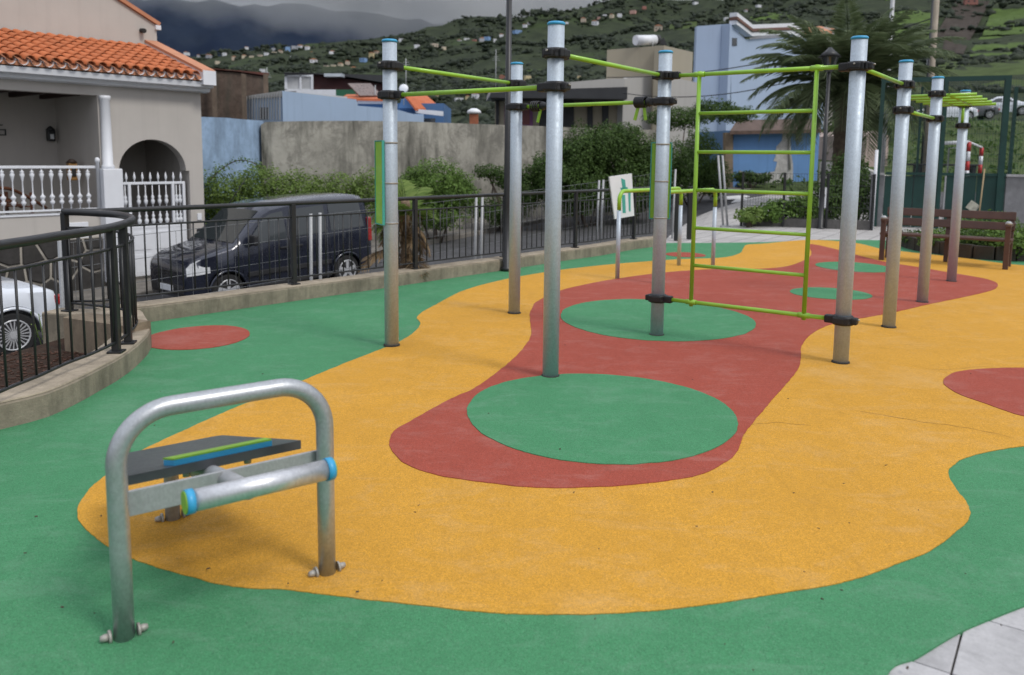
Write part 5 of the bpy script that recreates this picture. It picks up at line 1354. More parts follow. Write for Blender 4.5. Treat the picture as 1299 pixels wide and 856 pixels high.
MB().bbox((0, 0.15, 0.22), (0.26, 0.26, 0.62), 0.01).build('stack', plain('brick_red', (0.30, 0.10, 0.05), 0.8, var=0.2, nscale=8), chm); MB().lathe([(0.05, 0.53), (0.22, 0.56), (0.2, 0.63), (0.08, 0.70)], 14, (0, 0.15, 0)).build('cowl', WHITE, chm)
# modern khaki house
O = aty(740, 200, 34); O = Vector((O.x, O.y, -1))
kh = empty('modern_house', O, 0, 'khaki flat-roofed modern house with dark canopy behind the hedge', 'house')
A = aty(740, 200, 34)
upright('upper_block', [(770, 66), (770.2, 63), (842, 57.5)], 36, 35, 0.4, -1, KHAKI, kh, O)
upright('upper_side', [(842.2, 57.5), (879, 66)], 35.05, 40, 0.4, -1, KHAKI, kh, O)
upright('front_wall', [(628, 128), (800, 124)], 35, 35, 3, -1, KHAKI, kh, O)
upright('roof_slab', [(622, 113), (640, 111), (775, 99.5), (793, 99.5)], 33.6, 34, 4, Z(121, 34), LTGREY, kh, O)
upright('canopy', [(622, 117.5), (700, 113), (796, 110)], 33.2, 33.2, 2.5, Z(124, 33.2), SLATE, kh, O)
upright('side_wall', [(791, 101), (800, 97), (845, 96), (886, 105)], 34.6, 36.5, 0.4, -1, LTGREY, kh, O)
for a, m_, nm in (((629, 633, 122, 160), SLATE, 'canopy_post'), ((640, 676, 133, 161), MAGENTA, 'window_surround'), ((684, 696, 126, 170), SLATE, 'door'), ((712, 728, 122, 170), SLATE, 'door'), ((745, 752, 132, 162), SLATE, 'slit_window'), ((764, 772, 130, 162), SLATE, 'slit_window')):
    panelpx(nm, *a, aty(700, 200, 35), YN, 0.06, 0.05, m_, kh, O)
panelpx('window', 644, 672, 136, 158, aty(700, 200, 35), YN, 0.09, 0.03, plain('red_curtain', (0.16, 0.03, 0.03), 0.4), kh, O)
O = aty(820, 60, 35.5); wt = empty('water_heater', O, 0, 'white cylindrical solar water tank on the khaki roof', 'water tank')
MB().tube([aty(806, 51, 35.4) - O, aty(831, 50.5, 35.9) - O], 0.21, 18).build('tank', WHITE, wt); MB().tube([aty(831.2, 50.5, 35.9) - O, aty(835, 50.5, 36) - O], 0.215, 18).build('tank_end', SLATE, wt)
for u in (809, 828): MB().tube([aty(u, 62, 35.6) - O, aty(u, 53, 35.6) - O], 0.02, 6).build('support', GALV2, wt)
tri('collector', [(833, 56), (842, 47), (846, 57)], 36.2, 0.06, SLATE, wt, O)
# tall ice-blue building
O = aty(940, 200, 47); O = Vector((O.x, O.y, -1))
tb = empty('tall_blue_building', O, 0, 'tall ice blue building with white stepped cornice behind the palm', 'building')
upright('front_wall', [(884, 33), (926, 30)], 46, 46, 0.5, -1, ICEBLUE, tb, O)
upright('side_wall', [(926.2, 30), (946, 50), (1000, 47), (1010, 52)], 46.05, 52, 0.5, -1, ICEBLUE, tb, O)
upright('rear_wall', [(1000, 46), (1050, 50)], 52, 53, 4, -1, ICEBLUE, tb, O)
co_ = [(925, 31.5, 45.9), (945, 46.5, 47.2), (997, 43.5, 51), (1010, 50.5, 51.8)]
P = [aty(u, v, y) - O for u, v, y in co_]
for dz, off, hh, mt in ((0.0, 0.25, 0.22, WHITE), (0.24, 0.35, 0.16, plain('brown_coping', (0.17, 0.09, 0.07), 0.8)), (0.42, 0.25, 0.22, WHITE)):
    m_ = MB()
    for a, b in zip(P[:-1], P[1:]):
        o_ = Vector((0.35, -off, 0)); vs = [a + o_, b + o_, b, a]; vs = [v + Vector((0, 0, dz)) for v in vs] + [v + Vector((0, 0, dz + hh)) for v in vs]
        m_.add(vs, [(3, 2, 1, 0), (4, 5, 6, 7), (0, 1, 5, 4), (1, 2, 6, 5), (2, 3, 7, 6), (3, 0, 4, 7)])
    m_.build('cornice', mt, tb, kind='stuff')
A = aty(926, 200, 46.05); B_ = aty(1010, 200, 52); ns = Vector((-(B_.y - A.y), B_.x - A.x, 0)).normalized(); ns = ns if ns.y > 0 else -ns
panelpx('window', 929, 935, 48, 58, A, ns, 0.03, 0.04, WGLASS, tb, O)
panelpx('recess', 919, 927.5, 71, 132, aty(926, 200, 46), YN, 0.15, 0.1, plain('grey_blue', (0.16, 0.20, 0.26), 0.8), tb, O)
upright('annex', [(1012, 38), (1048, 34), (1062, 40)], 53, 55, 4, 2, plain('white_brown_annex', (0.45, 0.42, 0.40), 0.8), tb, O)
slab('annex_roof', [aty(1004, 38, 52.6), aty(1040, 33, 54), aty(1066, 38, 56), aty(1046, 40, 52.9)], 0.3, TERRA2, tb, O)
# low blue building across the upper street
O = aty(980, 230, 36); O = Vector((O.x, O.y, 0))
lb_ = empty('low_blue_building', O, 0, 'bright blue one-storey building with peeling white plaster and brown tiled eave', 'building')
upright('wall', [(931, 165), (1040, 163)], 36, 37, 5, -1, MIDBLUE, lb_, O)
A = aty(931, 200, 36); B_ = aty(1040, 200, 37); nb = Vector((-(B_.y - A.y), B_.x - A.x, 0)).normalized(); nb = nb if nb.y > 0 else -nb
slab('roof', [aty(926, 166, 35.4), aty(1042, 164, 36.4), aty(1040, 150, 40), aty(935, 152, 39)], 0.15, plain('brown_tiles', (0.10, 0.065, 0.05), 0.85, var=0.35, nscale=4, bump=0.5, bscale=12, bdist=0.03), lb_, O)
def blot(px, name, mat): 
    P_ = [onplane(u, v, A - nb * 0.015, nb) - O for u, v in px]; n_ = len(P_); vs = P_ + [p + nb * 0.012 for p in P_]
    MB().add(vs, [tuple(range(n_)), tuple(reversed(range(n_, 2 * n_)))] + [(i, (i + 1) % n_, n_ + (i + 1) % n_, n_ + i) for i in range(n_)]).build(name, mat, lb_)
blot([(985, 186), (992, 178), (993, 168), (1002, 167), (1003, 190), (1006, 208), (1006, 232), (950, 234), (938, 232), (938, 216), (948, 219), (970, 220), (983, 217), (986, 205), (981, 204), (984, 198)], 'peeled_plaster', PALEPLASTER)
panelpx('side_pier', 920, 930, 168, 240, aty(925, 200, 35.8), YN, 0, 0.4, WALLC, lb_, O)
MB().tube([onplane(1001.5, 165, A - nb * 0.06, nb) - O, onplane(1002, 215, A - nb * 0.06, nb) - O], 0.05, 8).build('downpipe', LTGREY, lb_)
panelpx('window', 1009, 1017, 166, 178, A, nb, 0.03, 0.05, WGLASS, lb_, O)
# far wall across the street on the right
upright('street_wall', [(1040, 205), (1075, 205), (1118, 222), (1150, 226)], 33, 30, 0.3, -1, LTGREY, label='pale grey street wall right of the low blue building', cat='wall')
upright('small_house', [(1098, 172), (1112, 166), (1128, 172)], 40, 41, 4, 0, plain('pink_render', (0.42, 0.33, 0.30), 0.8), label='small pinkish house glimpsed right of the palm trunk', cat='house')

# ------------------------------------------------------------------ lamp posts and poles
def lamp(name, base, h, r, label, head=True):
    o = empty(name, base, 0, label, 'lamp post')
    MB().lathe([(r * 1.6, 0), (r * 1.6, 0.05), (r * 1.1, 0.06), (r, 0.9), (r, 0.95), (r * 0.92, 1.0), (r * 0.7, h)], 16).build('shaft', IRON, o)
    if head:
        MB().lathe([(0.05, h), (0.10, h + 0.05), (0.20, h + 0.32), (0.21, h + 0.34)], 8).build('lantern', WGLASS, o); MB().lathe([(0.26, h + 0.34), (0.12, h + 0.46), (0.03, h + 0.55)], 8).build('lantern_cap', IRON, o)
    return o
lp = lamp('lamp_post', gp(642.5, 343.5), 4.4, 0.050, 'tall dark lamp post standing at the kerb behind the second rig post')
b_ = gp(1040.5, 291); lamp('lamp_post', b_, aty(1046, 92, b_.y).z, 0.055, 'black lantern post beside the palm and the planted fence')
def pole(name, u, v0, y, zb, r, mat, label, r2=None):
    p = aty(u, v0, y); o = empty(name, (p.x, p.y, zb), 0, label, 'pole')
    MB().lathe([(r, 0), (r2 or r * 0.8, p.z - zb)], 12).build('shaft', mat, o); return o
up = pole('utility_pole', 1192, -60, 26, -0.5, 0.11, plain('pole_wood', (0.36, 0.31, 0.25), 0.9, var=0.15, nscale=5), 'tall pale wooden utility pole behind the rig')
MB().tube([(-0.16, -0.1, 0), (-0.16, -0.1, 8)], 0.035, 8).build('cable_conduit', SLATE, up)
pole('street_light_pole', 1135, -40, 30, -0.5, 0.09, GALV2, 'slim grey steel pole above the palm fronds')
wp = gp(1106, 292); o = empty('white_pole', wp, 0, 'thin white pole at the end of the planted fence', 'pole'); MB().lathe([(0.035, 0), (0.035, aty(1106, 190, wp.y).z)], 10).build('shaft', WHITE, o); MB().lathe([(0.06, 0), (0.06, 0.02)], 10).build('base', WHITE, o)
for i, (u, v, y, h) in enumerate(((339, 110, 45, 2.6), (515, 95, 45, 2.2), (629, 90, 55, 3.5))):
    p = aty(u, v, y); o = empty('antenna_mast', (p.x, p.y, p.z - h * 0.6), 0, ('thin aerial mast above the ruined building', 'thin aerial mast above the satellite dish', 'thin pale mast in front of the dark slope')[i], 'aerial')
    MB().tube([(0, 0, 0), (0, 0, h)], 0.025, 6).build('mast', GALV2, o)
    for k in range(3): MB().tube([(-0.25 + 0.05 * k, 0, h * 0.8 + 0.12 * k), (0.25 - 0.05 * k, 0, h * 0.8 + 0.12 * k)], 0.012, 5).build('element', GALV2, o)
# overhead cables
for i, (a, b, sag) in enumerate((((770, 98, 33), (1192, 20, 26), 0.5), ((790, 118, 33), (1192, 30, 26), 0.9), ((1192, -10, 26), (1420, -60, 30), 0.2))):
    A_, B_ = aty(*a), aty(*b); pts = [A_.lerp(B_, t / 16) - Vector((0, 0, 4 * sag * (t / 16) * (1 - t / 16))) for t in range(17)]
    MB().tube(pts, 0.018, 6).build('overhead_cable', SLATE, label=('upper black cable from khaki house to utility pole', 'lower black cable from khaki house to utility pole', 'black cable leaving the utility pole at the top edge')[i], cat='cable')

# ------------------------------------------------------------------ white board on the railing
c = [gp(773, 224), gp(801, 220)]
A = near_u(fl, 790); t_ = fl[fl.index(A) + 1] - fl[fl.index(A) - 1]; t_.normalize(); nn_ = Vector((t_.y, -t_.x, 0))
A = A + nn_ * 0.06
P = [onplane(u, v, A, nn_) for u, v in ((773, 224), (801.5, 220), (804.7, 273.6), (780, 277.8))]
O = (P[2] + P[3]) / 2; wb_ = empty('notice_board', O, 0, 'white notice board with teal figures hung crooked on the railing', 'sign')
vs = [p - O for p in P] + [p - O - nn_ * 0.02 for p in P]
MB().add(vs, [(0, 1, 2, 3), (7, 6, 5, 4), (0, 4, 5, 1), (1, 5, 6, 2), (2, 6, 7, 3), (3, 7, 4, 0)]).build('board', WHITE, wb_)
TEAL = MATS['teal_plastic']
for px in ([(788, 226), (793, 228), (794, 238), (790, 240)], [(787, 238), (796, 237), (797, 242), (789, 244)], [(789, 247), (793, 247), (794, 270), (790, 270)], [(797, 244), (800, 244), (800, 268), (798, 268)], [(784, 250), (787, 250), (788, 268), (785, 268)]):
    Q = [onplane(u, v, A + nn_ * 0.004, nn_) - O for u, v in px]; vs = Q + [q - nn_ * 0.003 for q in Q]
    MB().add(vs, [(0, 1, 2, 3), (7, 6, 5, 4), (0, 4, 5, 1), (1, 5, 6, 2), (2, 6, 7, 3), (3, 7, 4, 0)]).build('printed_mark', TEAL, wb_)

# ------------------------------------------------------------------ planting across the road
def hz(p): return road_z(p)
def bl_(u, v, y, rx, ry, rz): c = aty(u, v, y); return (c, rx, ry, rz)
b0 = aty(370, 240, 20.5); shrub('hedge', (b0.x, b0.y, -0.9), [bl_(285, 245, 19.5, 0.9, 0.7, 0.7), bl_(330, 240, 20, 0.8, 0.8, 0.75), bl_(378, 245, 20.3, 0.9, 0.8, 0.7), bl_(430, 248, 20.8, 1.0, 0.8, 0.7), bl_(470, 248, 21.2, 0.8, 0.8, 0.8), bl_(300, 275, 19.6, 1.2, 0.7, 0.8), bl_(400, 278, 20.6, 1.8, 0.8, 0.9)], 30000, 0.036, LEAF_L, 'bright green loose hedge behind the van roof', 'hedge')
b0 = aty(552, 260, 20.5); shrub('round_bush', (b0.x, b0.y, -0.7), [bl_(552, 235, 20.5, 0.95, 0.9, 0.75), bl_(525, 240, 20.4, 0.6, 0.7, 0.6), bl_(582, 244, 20.6, 0.6, 0.7, 0.6), bl_(553, 268, 20.5, 0.9, 0.8, 0.6)], 20000, 0.034, LEAF_M, 'rounded green bush against the concrete wall', 'bush')
b0 = aty(640, 240, 22); shrub('creeper', (b0.x, b0.y, -0.4), [bl_(618, 218, 22.4, 0.5, 0.3, 0.25), bl_(645, 226, 22.2, 0.6, 0.35, 0.4), bl_(670, 238, 22, 0.6, 0.5, 0.7), bl_(630, 268, 22, 1.0, 0.5, 0.45)], 9000, 0.035, LEAF_D, 'dark creeper hanging over the concrete wall near the lamp post', 'creeper')
b0 = aty(745, 250, 22.5); shrub('large_hedge', (b0.x, b0.y, -0.3), [bl_(700, 222, 22, 0.8, 0.8, 0.8), bl_(735, 200, 22.6, 1.0, 1.0, 1.0), bl_(770, 190, 23, 0.9, 0.9, 0.9), bl_(795, 180, 23.4, 0.7, 0.8, 0.65), bl_(820, 205, 23.5, 0.9, 0.9, 0.9), bl_(725, 240, 22.2, 1.4, 0.9, 0.8), bl_(790, 238, 23, 1.6, 0.9, 0.9)], 52000, 0.040, LEAF_D, 'large dark green hedge bulging over the wall behind white board', 'hedge')
b0 = aty(880, 230, 27); shrub('roadside_hedge', (b0.x, b0.y, 0.0), [bl_(850, 215, 26, 1.0, 0.9, 1.1), bl_(885, 205, 27.5, 0.9, 0.9, 1.3), bl_(905, 225, 28.5, 0.7, 0.8, 0.9), bl_(860, 150, 29, 1.4, 0.8, 0.45), bl_(905, 140, 31, 1.1, 0.8, 0.5), bl_(935, 145, 32, 0.9, 0.8, 0.4)], 24000, 0.045, LEAF_D, 'dark roadside hedge seen through the ladder left of the blue building', 'hedge')
b0 = aty(955, 225, 35); shrub('wall_plants', (b0.x, b0.y, 0.35), [bl_(945, 224, 35, 0.7, 0.4, 0.3), bl_(962, 226, 35.1, 0.6, 0.4, 0.25)], 1800, 0.06, LEAF_D, 'low dark plants along the foot of the bright blue building', 'bush')
# arching bare branch in front of the blue wall
pts = catmull([aty(u, v, 19.2) for u, v in ((264, 232), (280, 215), (300, 204), (318, 205), (332, 214))], 5, False)
ab = empty('arching_branch', pts[0], 0, 'thin arching leafy branch in front of the pale blue garden wall', 'branch')
MB().tube([p - pts[0] for p in pts], 0.012, 6).build('stem', BARK, ab)
P_ = [np.array(p - pts[0]) + nrng.normal(0, 0.05, 3) for p in pts for _ in range(9)]
link_obj('foliage', leaf_mesh('foliage', P_, nrng.normal(0, 1, (len(P_), 3)), np.full(len(P_), 0.03)), LEAF_M, ab)

# ------------------------------------------------------------------ palms
FROND = leafmat('palm_leaf', (0.075, 0.110, 0.048), (0.185, 0.225, 0.120), (0.110, 0.148, 0.070)); DRY = leafmat('dry_palm_leaf', (0.22, 0.15, 0.08), (0.34, 0.25, 0.15), (0.26, 0.18, 0.10))
def frond(mb, base, dirh, up, L, droop, leaf, n=26, w=0.045):
    """arched rachis with two rows of narrow leaflets"""
    d = Vector((dirh[0], dirh[1], 0)).normalized(); pts = []
    for i in range(n + 1):
        f_ = i / n; ang = up - droop * f_ ** 1.3
        p = (pts[-1] + (d * math.cos(ang) + Vector((0, 0, math.sin(ang)))) * (L / n)) if pts else Vector(base); pts.append(p)
    mb.tube(pts, [0.022 * (1 - 0.85 * i / n) * (L / 2.6) + 0.003 for i in range(n + 1)], 5)
    s = Vector((-d.y, d.x, 0))
    for i in range(3, n + 1):
        t = (pts[i] - pts[i - 1]).normalized(); f_ = i / n; ll = leaf * math.sin(math.pi * (0.12 + 0.85 * f_)) ** 0.6
        for k in range(2):
            for sg in (-1, 1):
                q = pts[i - 1].lerp(pts[i], k * 0.5); tip = q + (s * sg * 0.75 + t * 0.62 + Vector((0, 0, -0.22 + rnd.uniform(-0.15, 0.12)))) * ll * rnd.uniform(0.8, 1.1)
                b = t * ll * w + Vector((0, 0, 0.01)); m2 = q.lerp(tip, 0.5) + Vector((0, 0, 0.03 * ll))
                mb.add([q, m2 + b, tip, m2 - b], [(0, 1, 2, 3)])
pb = aty(1068, 235, 24.5); PB = Vector((pb.x, pb.y, -0.2)); crown_z = aty(1068, 128, 24.5).z
palm = empty('palm_tree', PB, 0, 'big date palm with spreading fronds behind the ladder', 'palm tree')
ch0 = crown_z - PB.z
tk = [(0.30, -0.2), (0.34, 0.2)] + [(0.30 + 0.03 * (i % 2), 0.2 + (ch0 - 0.2) * i / 18) for i in range(1, 19)] + [(0.36, ch0 + 0.15), (0.10, ch0 + 0.5)]
MB().lathe(tk, 14).build('trunk', BARK, palm)
for i in range(72):
    a = 2.39996 * i; f_ = i / 71; mb_ = MB()
    frond(mb_, (0.15 * math.cos(a), 0.15 * math.sin(a), ch0 + 0.25), (math.cos(a), math.sin(a)), math.radians(86 - 90 * f_ + rnd.uniform(-8, 8)), (2.7 + 0.6 * math.sin(f_ * 3)) * rnd.uniform(0.85, 1.1), math.radians(50 + 45 * f_ + rnd.uniform(-10, 15)), 0.72, n=34, w=0.055)
    mb_.build('frond', FROND, palm, fix=False)
# small palm with dry leaves behind the railing
sb = near_u(fl, 545); sbp = Vector((sb.x - 0.35, sb.y + 0.3, -0.75))
sp2 = empty('small_palm', sbp, 0, 'small palm with shaggy dry trunk behind the railing near the van', 'palm tree')
hh = aty(553, 252, sbp.y).z - sbp.z
MB().lathe([(0.07, -0.1), (0.08, 0.3), (0.055, 0.6)] + [(0.05 + 0.02 * (i % 2), 0.6 + (hh - 0.6) * i / 14) for i in range(1, 15)] + [(0.03, hh - 0.06)], 9).build('trunk', plain('palm_trunk', (0.19, 0.135, 0.09), 0.95, var=0.35, nscale=14, bump=0.8, bscale=40, bdist=0.02), sp2)
for i in range(26):
    a = 2.4 * i; mb_ = MB(); frond(mb_, (0, 0, 0.6 + (hh - 0.65) * i / 25), (math.cos(a), math.sin(a)), math.radians(rnd.uniform(-55, 25)), rnd.uniform(0.35, 0.85), math.radians(55), 0.26, n=12, w=0.10); mb_.build('dry_frond', DRY, sp2, fix=False)
for a, up_, L_ in ((2.9, 84, 0.8), (3.1, 74, 0.6), (3.3, 30, 0.4), (3.5, 5, 0.42), (3.9, 15, 0.4), (2.7, 10, 0.4), (3.0, -15, 0.42), (3.4, -25, 0.4), (0.3, 45, 0.4), (1.2, 62, 0.7), (1.8, 70, 0.75), (2.2, 40, 0.6), (0.9, 25, 0.5), (4.4, 50, 0.5), (5.2, 40, 0.45)):
    mb_ = MB(); frond(mb_, (0, 0, hh * 0.86), (math.cos(a), math.sin(a)), math.radians(up_), L_, math.radians(60), 0.28, n=18, w=0.06); mb_.build('frond', LEAF_L, sp2, fix=False)
# weed with yellow flower beside the white car
wd = gp(62, 462, -0.35); w0 = empty('weed', wd, 0, 'thin flowering weed beside the low tan wall', 'weed')
for i in range(5):
    a = 1.3 * i; MB().tube([(0, 0, -0.3), (0.03 * math.cos(a), 0.03 * math.sin(a), 0.1), (0.12 * math.cos(a), 0.12 * math.sin(a), 0.35 + 0.05 * i)], 0.004, 5).build('stem', LEAF_L, w0)
P_ = [np.array([0.1 * math.cos(1.3 * (i % 5)) * f, 0.1 * math.sin(1.3 * (i % 5)) * f, 0.42 * f]) + nrng.normal(0, 0.02, 3) for i in range(60) for f in (nrng.uniform(),)]
link_obj('foliage', leaf_mesh('foliage', P_, nrng.normal(0, 1, (len(P_), 3)), np.full(len(P_), 0.022)), LEAF_L, w0)
# ------------------------------------------------------------------ park's right side: bench, planter, planted fence, ball court
BWOOD = plain('bench_wood', (0.085, 0.042, 0.032), 0.55, var=0.2, nscale=5, bump=0.3, bscale=50, bdist=0.003)
fL, fR = Vector((5.821, 12.659, 0)), Vector((7.177, 11.675, 0))
bx_ = (fR - fL).normalized(); bW = (fR - fL).length + 0.0
bench = empty('park_bench', (fL + fR) / 2, math.atan2(bx_.y, bx_.x), 'dark brown slatted park bench facing the rubber floor', 'bench')
for i, (y, z) in enumerate(((0.06, 0.42), (0.20, 0.42), (0.34, 0.415))): MB().bbox((0, y, z), (bW + 0.1, 0.115, 0.035), 0.008).build('seat_slat', BWOOD, bench)
for i, (y, z) in enumerate(((0.455, 0.60), (0.485, 0.755))): MB().bbox((0, y, z), (bW + 0.1, 0.035, 0.12), 0.008, m=Matrix.Rotation(-0.18, 3, 'X')).build('back_slat', BWOOD, bench)
for sg in (-1, 1):
    x = sg * bW / 2
    MB().bbox((x, 0, 0.31), (0.07, 0.07, 0.62), 0.008).build('front_leg', BWOOD, bench)
    MB().bbox((x, 0.47, 0.41), (0.07, 0.06, 0.82), 0.008, m=Matrix.Rotation(-0.10, 3, 'X')).build('back_leg', BWOOD, bench)
    MB().bbox((x, 0.22, 0.635), (0.075, 0.54, 0.04), 0.01).build('armrest', BWOOD, bench)
    MB().bbox((x, 0.24, 0.38), (0.05, 0.44, 0.05), 0.006).build('seat_bearer', BWOOD, bench)
    MB().lathe([(0.045, 0), (0.045, 0.03), (0.02, 0.05)], 12, (x, -0.005, 0.655)).build('arm_cap', GALV2, bench)
MB().bbox((0, 0.47, 0.40), (0.06, 0.05, 0.80), 0.006, m=Matrix.Rotation(-0.10, 3, 'X')).build('centre_post', BWOOD, bench)
# planter edged with dark blocks
edge = catmull([gp(1138, 302), gp(1150, 314), gp(1190, 322), gp(1240, 328.5), gp(1299, 331), gp(1380, 330), gp(1460, 322)], 10, False)
SOILM = concrete('planter_soil', (0.05, 0.04, 0.03), 0.4, 5, 1)
pe = empty('planter_edging', edge[0], 0, kind='structure')
BLK = concrete('dark_block', (0.070, 0.060, 0.054), 0.3, 4, 0.6); BLK2 = concrete('grey_block', (0.14, 0.13, 0.12), 0.3, 4, 0.6)
jl = resample(edge, 0.30)
for i, (a, b) in enumerate(zip(jl[:-1], jl[1:])):
    c = (a + b) / 2; m_ = MB().bbox((0, 0, 0.10), (0.285, 0.10, 0.24), 0.012)
    o = m_.build('edging_block', BLK if i < 17 else BLK2, pe); o.location = (c.x - edge[0].x, c.y - edge[0].y, rnd.uniform(-0.008, 0.008)); o.rotation_euler = (0, 0, math.atan2((b - a).y, (b - a).x))
sheet('planter_soil', [p + Vector((0, 0.05, 0)) for p in edge] + [Vector((14.5, 16.2, 0)), Vector((8.2, 16.2, 0))], 0.12, 0.2, SOILM, kind='structure')
for i, (u, v, w, h, n) in enumerate(((1160, 306, 0.35, 0.14, 500), (1185, 311, 0.4, 0.2, 700), (1213, 313, 0.38, 0.16, 600), (1240, 316, 0.45, 0.24, 900), (1262, 318, 0.4, 0.26, 900), (1288, 320, 0.5, 0.3, 1200), (1316, 320, 0.5, 0.3, 900), (1225, 303, 0.5, 0.3, 700), (1262, 302, 0.5, 0.35, 800))):
    c = gp(u, v, 0.12); c.z = 0.12
    shrub('planter_shrub', c, [((c.x, c.y, 0.12 + h * 0.6), w, w, h), ((c.x + w * 0.5, c.y + 0.1, 0.12 + h * 0.4), w * 0.7, w * 0.7, h * 0.8)], n * 2, 0.03, (LEAF_D, LEAF_M, LEAF_M)[i % 3],
          ('low shrub at the planter end behind the bench left leg', 'low shrub in the planter between two steel posts', 'low dark shrub under the middle of the bench', 'spreading shrub in the planter seen below the bench seat', 'leafy shrub in the planter near the bench right leg', 'green shrub in the planter right of the bench', 'green shrub at the planter far end', 'taller shrub at the back of the planter behind the bench', 'taller shrub by the grey court wall behind the bench')[i], 'shrub', 'planter shrubs', stems=2)
# ---- court wall, green fence frame, gate panels
fa = Vector((math.cos(math.radians(-20)), math.sin(math.radians(-20)), 0)); 
CA = aty(1118, 280, 19.0); CAg = Vector((CA.x, CA.y, 0)); nC = Vector((-fa.y, fa.x, 0))
def cpx(u, v, out=0.0): return onplane(u, v, CAg - nC * out, nC)
def cbox(name, u0, u1, v0, v1, mat, parent, O, out=0.0, th=0.1, zb=None):
    c = [cpx(u0, v0, out), cpx(u1, v0, out), cpx(u1, v1, out), cpx(u0, v1, out)]
    zt = max(c[0].z, c[1].z) if False else (c[0].z + c[1].z) / 2; zl = (c[2].z + c[3].z) / 2 if zb is None else zb
    q = [Vector((c[0].x, c[0].y, zt)), Vector((c[1].x, c[1].y, zt)), Vector((c[1].x, c[1].y, zl)), Vector((c[0].x, c[0].y, zl))]
    vs = [p - O for p in q] + [p + nC * th - O for p in q]
    return MB().add(vs, [(0, 1, 2, 3), (7, 6, 5, 4), (0, 4, 5, 1), (1, 5, 6, 2), (2, 6, 7, 3), (3, 7, 4, 0)]).build(name, mat, parent)
GREYW = concrete('grey_block_wall', (0.24, 0.24, 0.25), 0.25, 0.8, 0.3); GREENF = plain('dark_green_paint', (0.008, 0.045, 0.038), 0.45, var=0.2)
O = CAg.copy(); cw = empty('court_wall', O, 0, 'low grey rendered wall of the ball court left of the green gate', 'wall'); cbox('wall', 1106, 1122, 221, 300, GREYW, cw, O, 0, 0.2, -0.1); cbox('coping', 1105, 1122.5, 219, 222, PAVER, cw, O, 0.02, 0.24)
O = cpx(1290, 290); O.z = 0; cw2 = empty('court_wall', O, 0, 'low grey rendered wall of the ball court right of the green gate', 'wall'); cbox('wall', 1277, 1345, 224, 300, GREYW, cw2, O, 0, 0.2, -0.1); cbox('coping', 1276.5, 1346, 221.5, 224.5, PAVER, cw2, O, 0.02, 0.24)
O = cpx(1200, 280); O.z = 0; cg = empty('court_gate', O, 0, 'dark green metal gate and mesh fence of the ball court', 'gate')
for u0, u1 in ((1123, 1159), (1160, 1190), (1201, 1239), (1240, 1276)): cbox('gate_panel', u0, u1, 223, 285, GREENF, cg, O, 0.0, 0.05, 0.05)
for u0, u1 in ((1190.5, 1193), (1199, 1201)): cbox('gate_stile', u0, u1, 223, 285, GALV2, cg, O, 0.03, 0.05, 0.05)
cbox('gate_stile', 1268, 1271.5, 224, 285, GALV2, cg, O, 0.03, 0.05, 0.05)
for u0, u1, vt in ((1119, 1124, 98), (1199, 1204, 98), (1276, 1284, 97)): cbox('fence_post', u0, u1, vt, 290, GREENF, cg, O, 0.05, 0.12, 0.0)
cbox('fence_post', 1169, 1172, 110, 290, GREENF, cg, O, -0.2, 0.08, 0.0)
cbox('top_beam', 1119, 1284, 97, 103, GREENF, cg, O, 0.04, 0.10)
cbox('mid_beam', 1124, 1277, 219, 222.5, GREENF, cg, O, 0.03, 0.08)
MESHW = plain('green_wire', (0.02, 0.06, 0.05), 0.5)
mw = MB(); c0, c1 = cpx(1122, 160), cpx(1345, 160); zt, zl = cpx(1200, 100).z, cpx(1200, 221).z
n_ = 66
for i in range(n_ + 1):
    p = c0.lerp(c1, i / n_); mw.tube([Vector((p.x, p.y, zl)) - O, Vector((p.x, p.y, zt)) - O], 0.0028, 4, cap=False)
for j in range(15):
    z = zl + (zt - zl) * j / 14; mw.tube([Vector((c0.x, c0.y, z)) - O, Vector((c1.x, c1.y, z)) - O], 0.0028, 4, cap=False)
mw.build('wire_mesh', MESHW, cg, kind='stuff', fix=False)
cbox('fence_post', 1288, 1292, 110, 224, GREENF, cg, O, -0.6, 0.1)
sheet('court_floor', [cpx(1090, 290) + nC * 0.3, cpx(1500, 290) + nC * 0.3, cpx(1500, 290) + nC * 22, cpx(1090, 290) + nC * 22], 0.02, 0.4, concrete('court_concrete', (0.16, 0.15, 0.14), 0.3, 0.7), kind='structure')
# goal in the court
O = gp(1228, 240, 0.02); O = cpx(1228, 240) + nC * 5; O.z = 0.02
gl = empty('football_goal', O, 0, 'small football goal with red and white striped posts inside the court', 'goal')
REDP = plain('red_paint', (0.45, 0.02, 0.02), 0.5)
def gpost(u, vt, off):
    p = onplane(u, 200, CAg + nC * off, nC); ztop = onplane(u, vt, CAg + nC * off, nC).z
    n_ = 8; root_ = None
    for i in range(n_):
        a, b = ztop * i / n_, ztop * (i + 1) / n_
        MB().tube([Vector((p.x, p.y, a)) - O, Vector((p.x, p.y, b)) - O], 0.055, 12).build('post_band', REDP if i % 2 else WHITE, gl)
    return Vector((p.x, p.y, ztop))
t1 = gpost(1228, 180, 5.0); t2 = gpost(1244.5, 187, 5.0 + 1.2)
t3 = onplane(1190, 182, CAg + nC * 5.2, nC)
MB().tube([t1 - O, t3 - O], 0.05, 12).build('crossbar', WHITE, gl); MB().tube([t1 - O, t2 - O], 0.03, 10).build('top_stay', WHITE, gl)
t4 = onplane(1204, 188, CAg + nC * 6.4, nC); MB().tube([Vector((t4.x, t4.y, 0)) - O, t4 - O, onplane(1225, 187, CAg + nC * 6.2, nC) - O], 0.025, 8).build('back_frame', GALV2, gl)
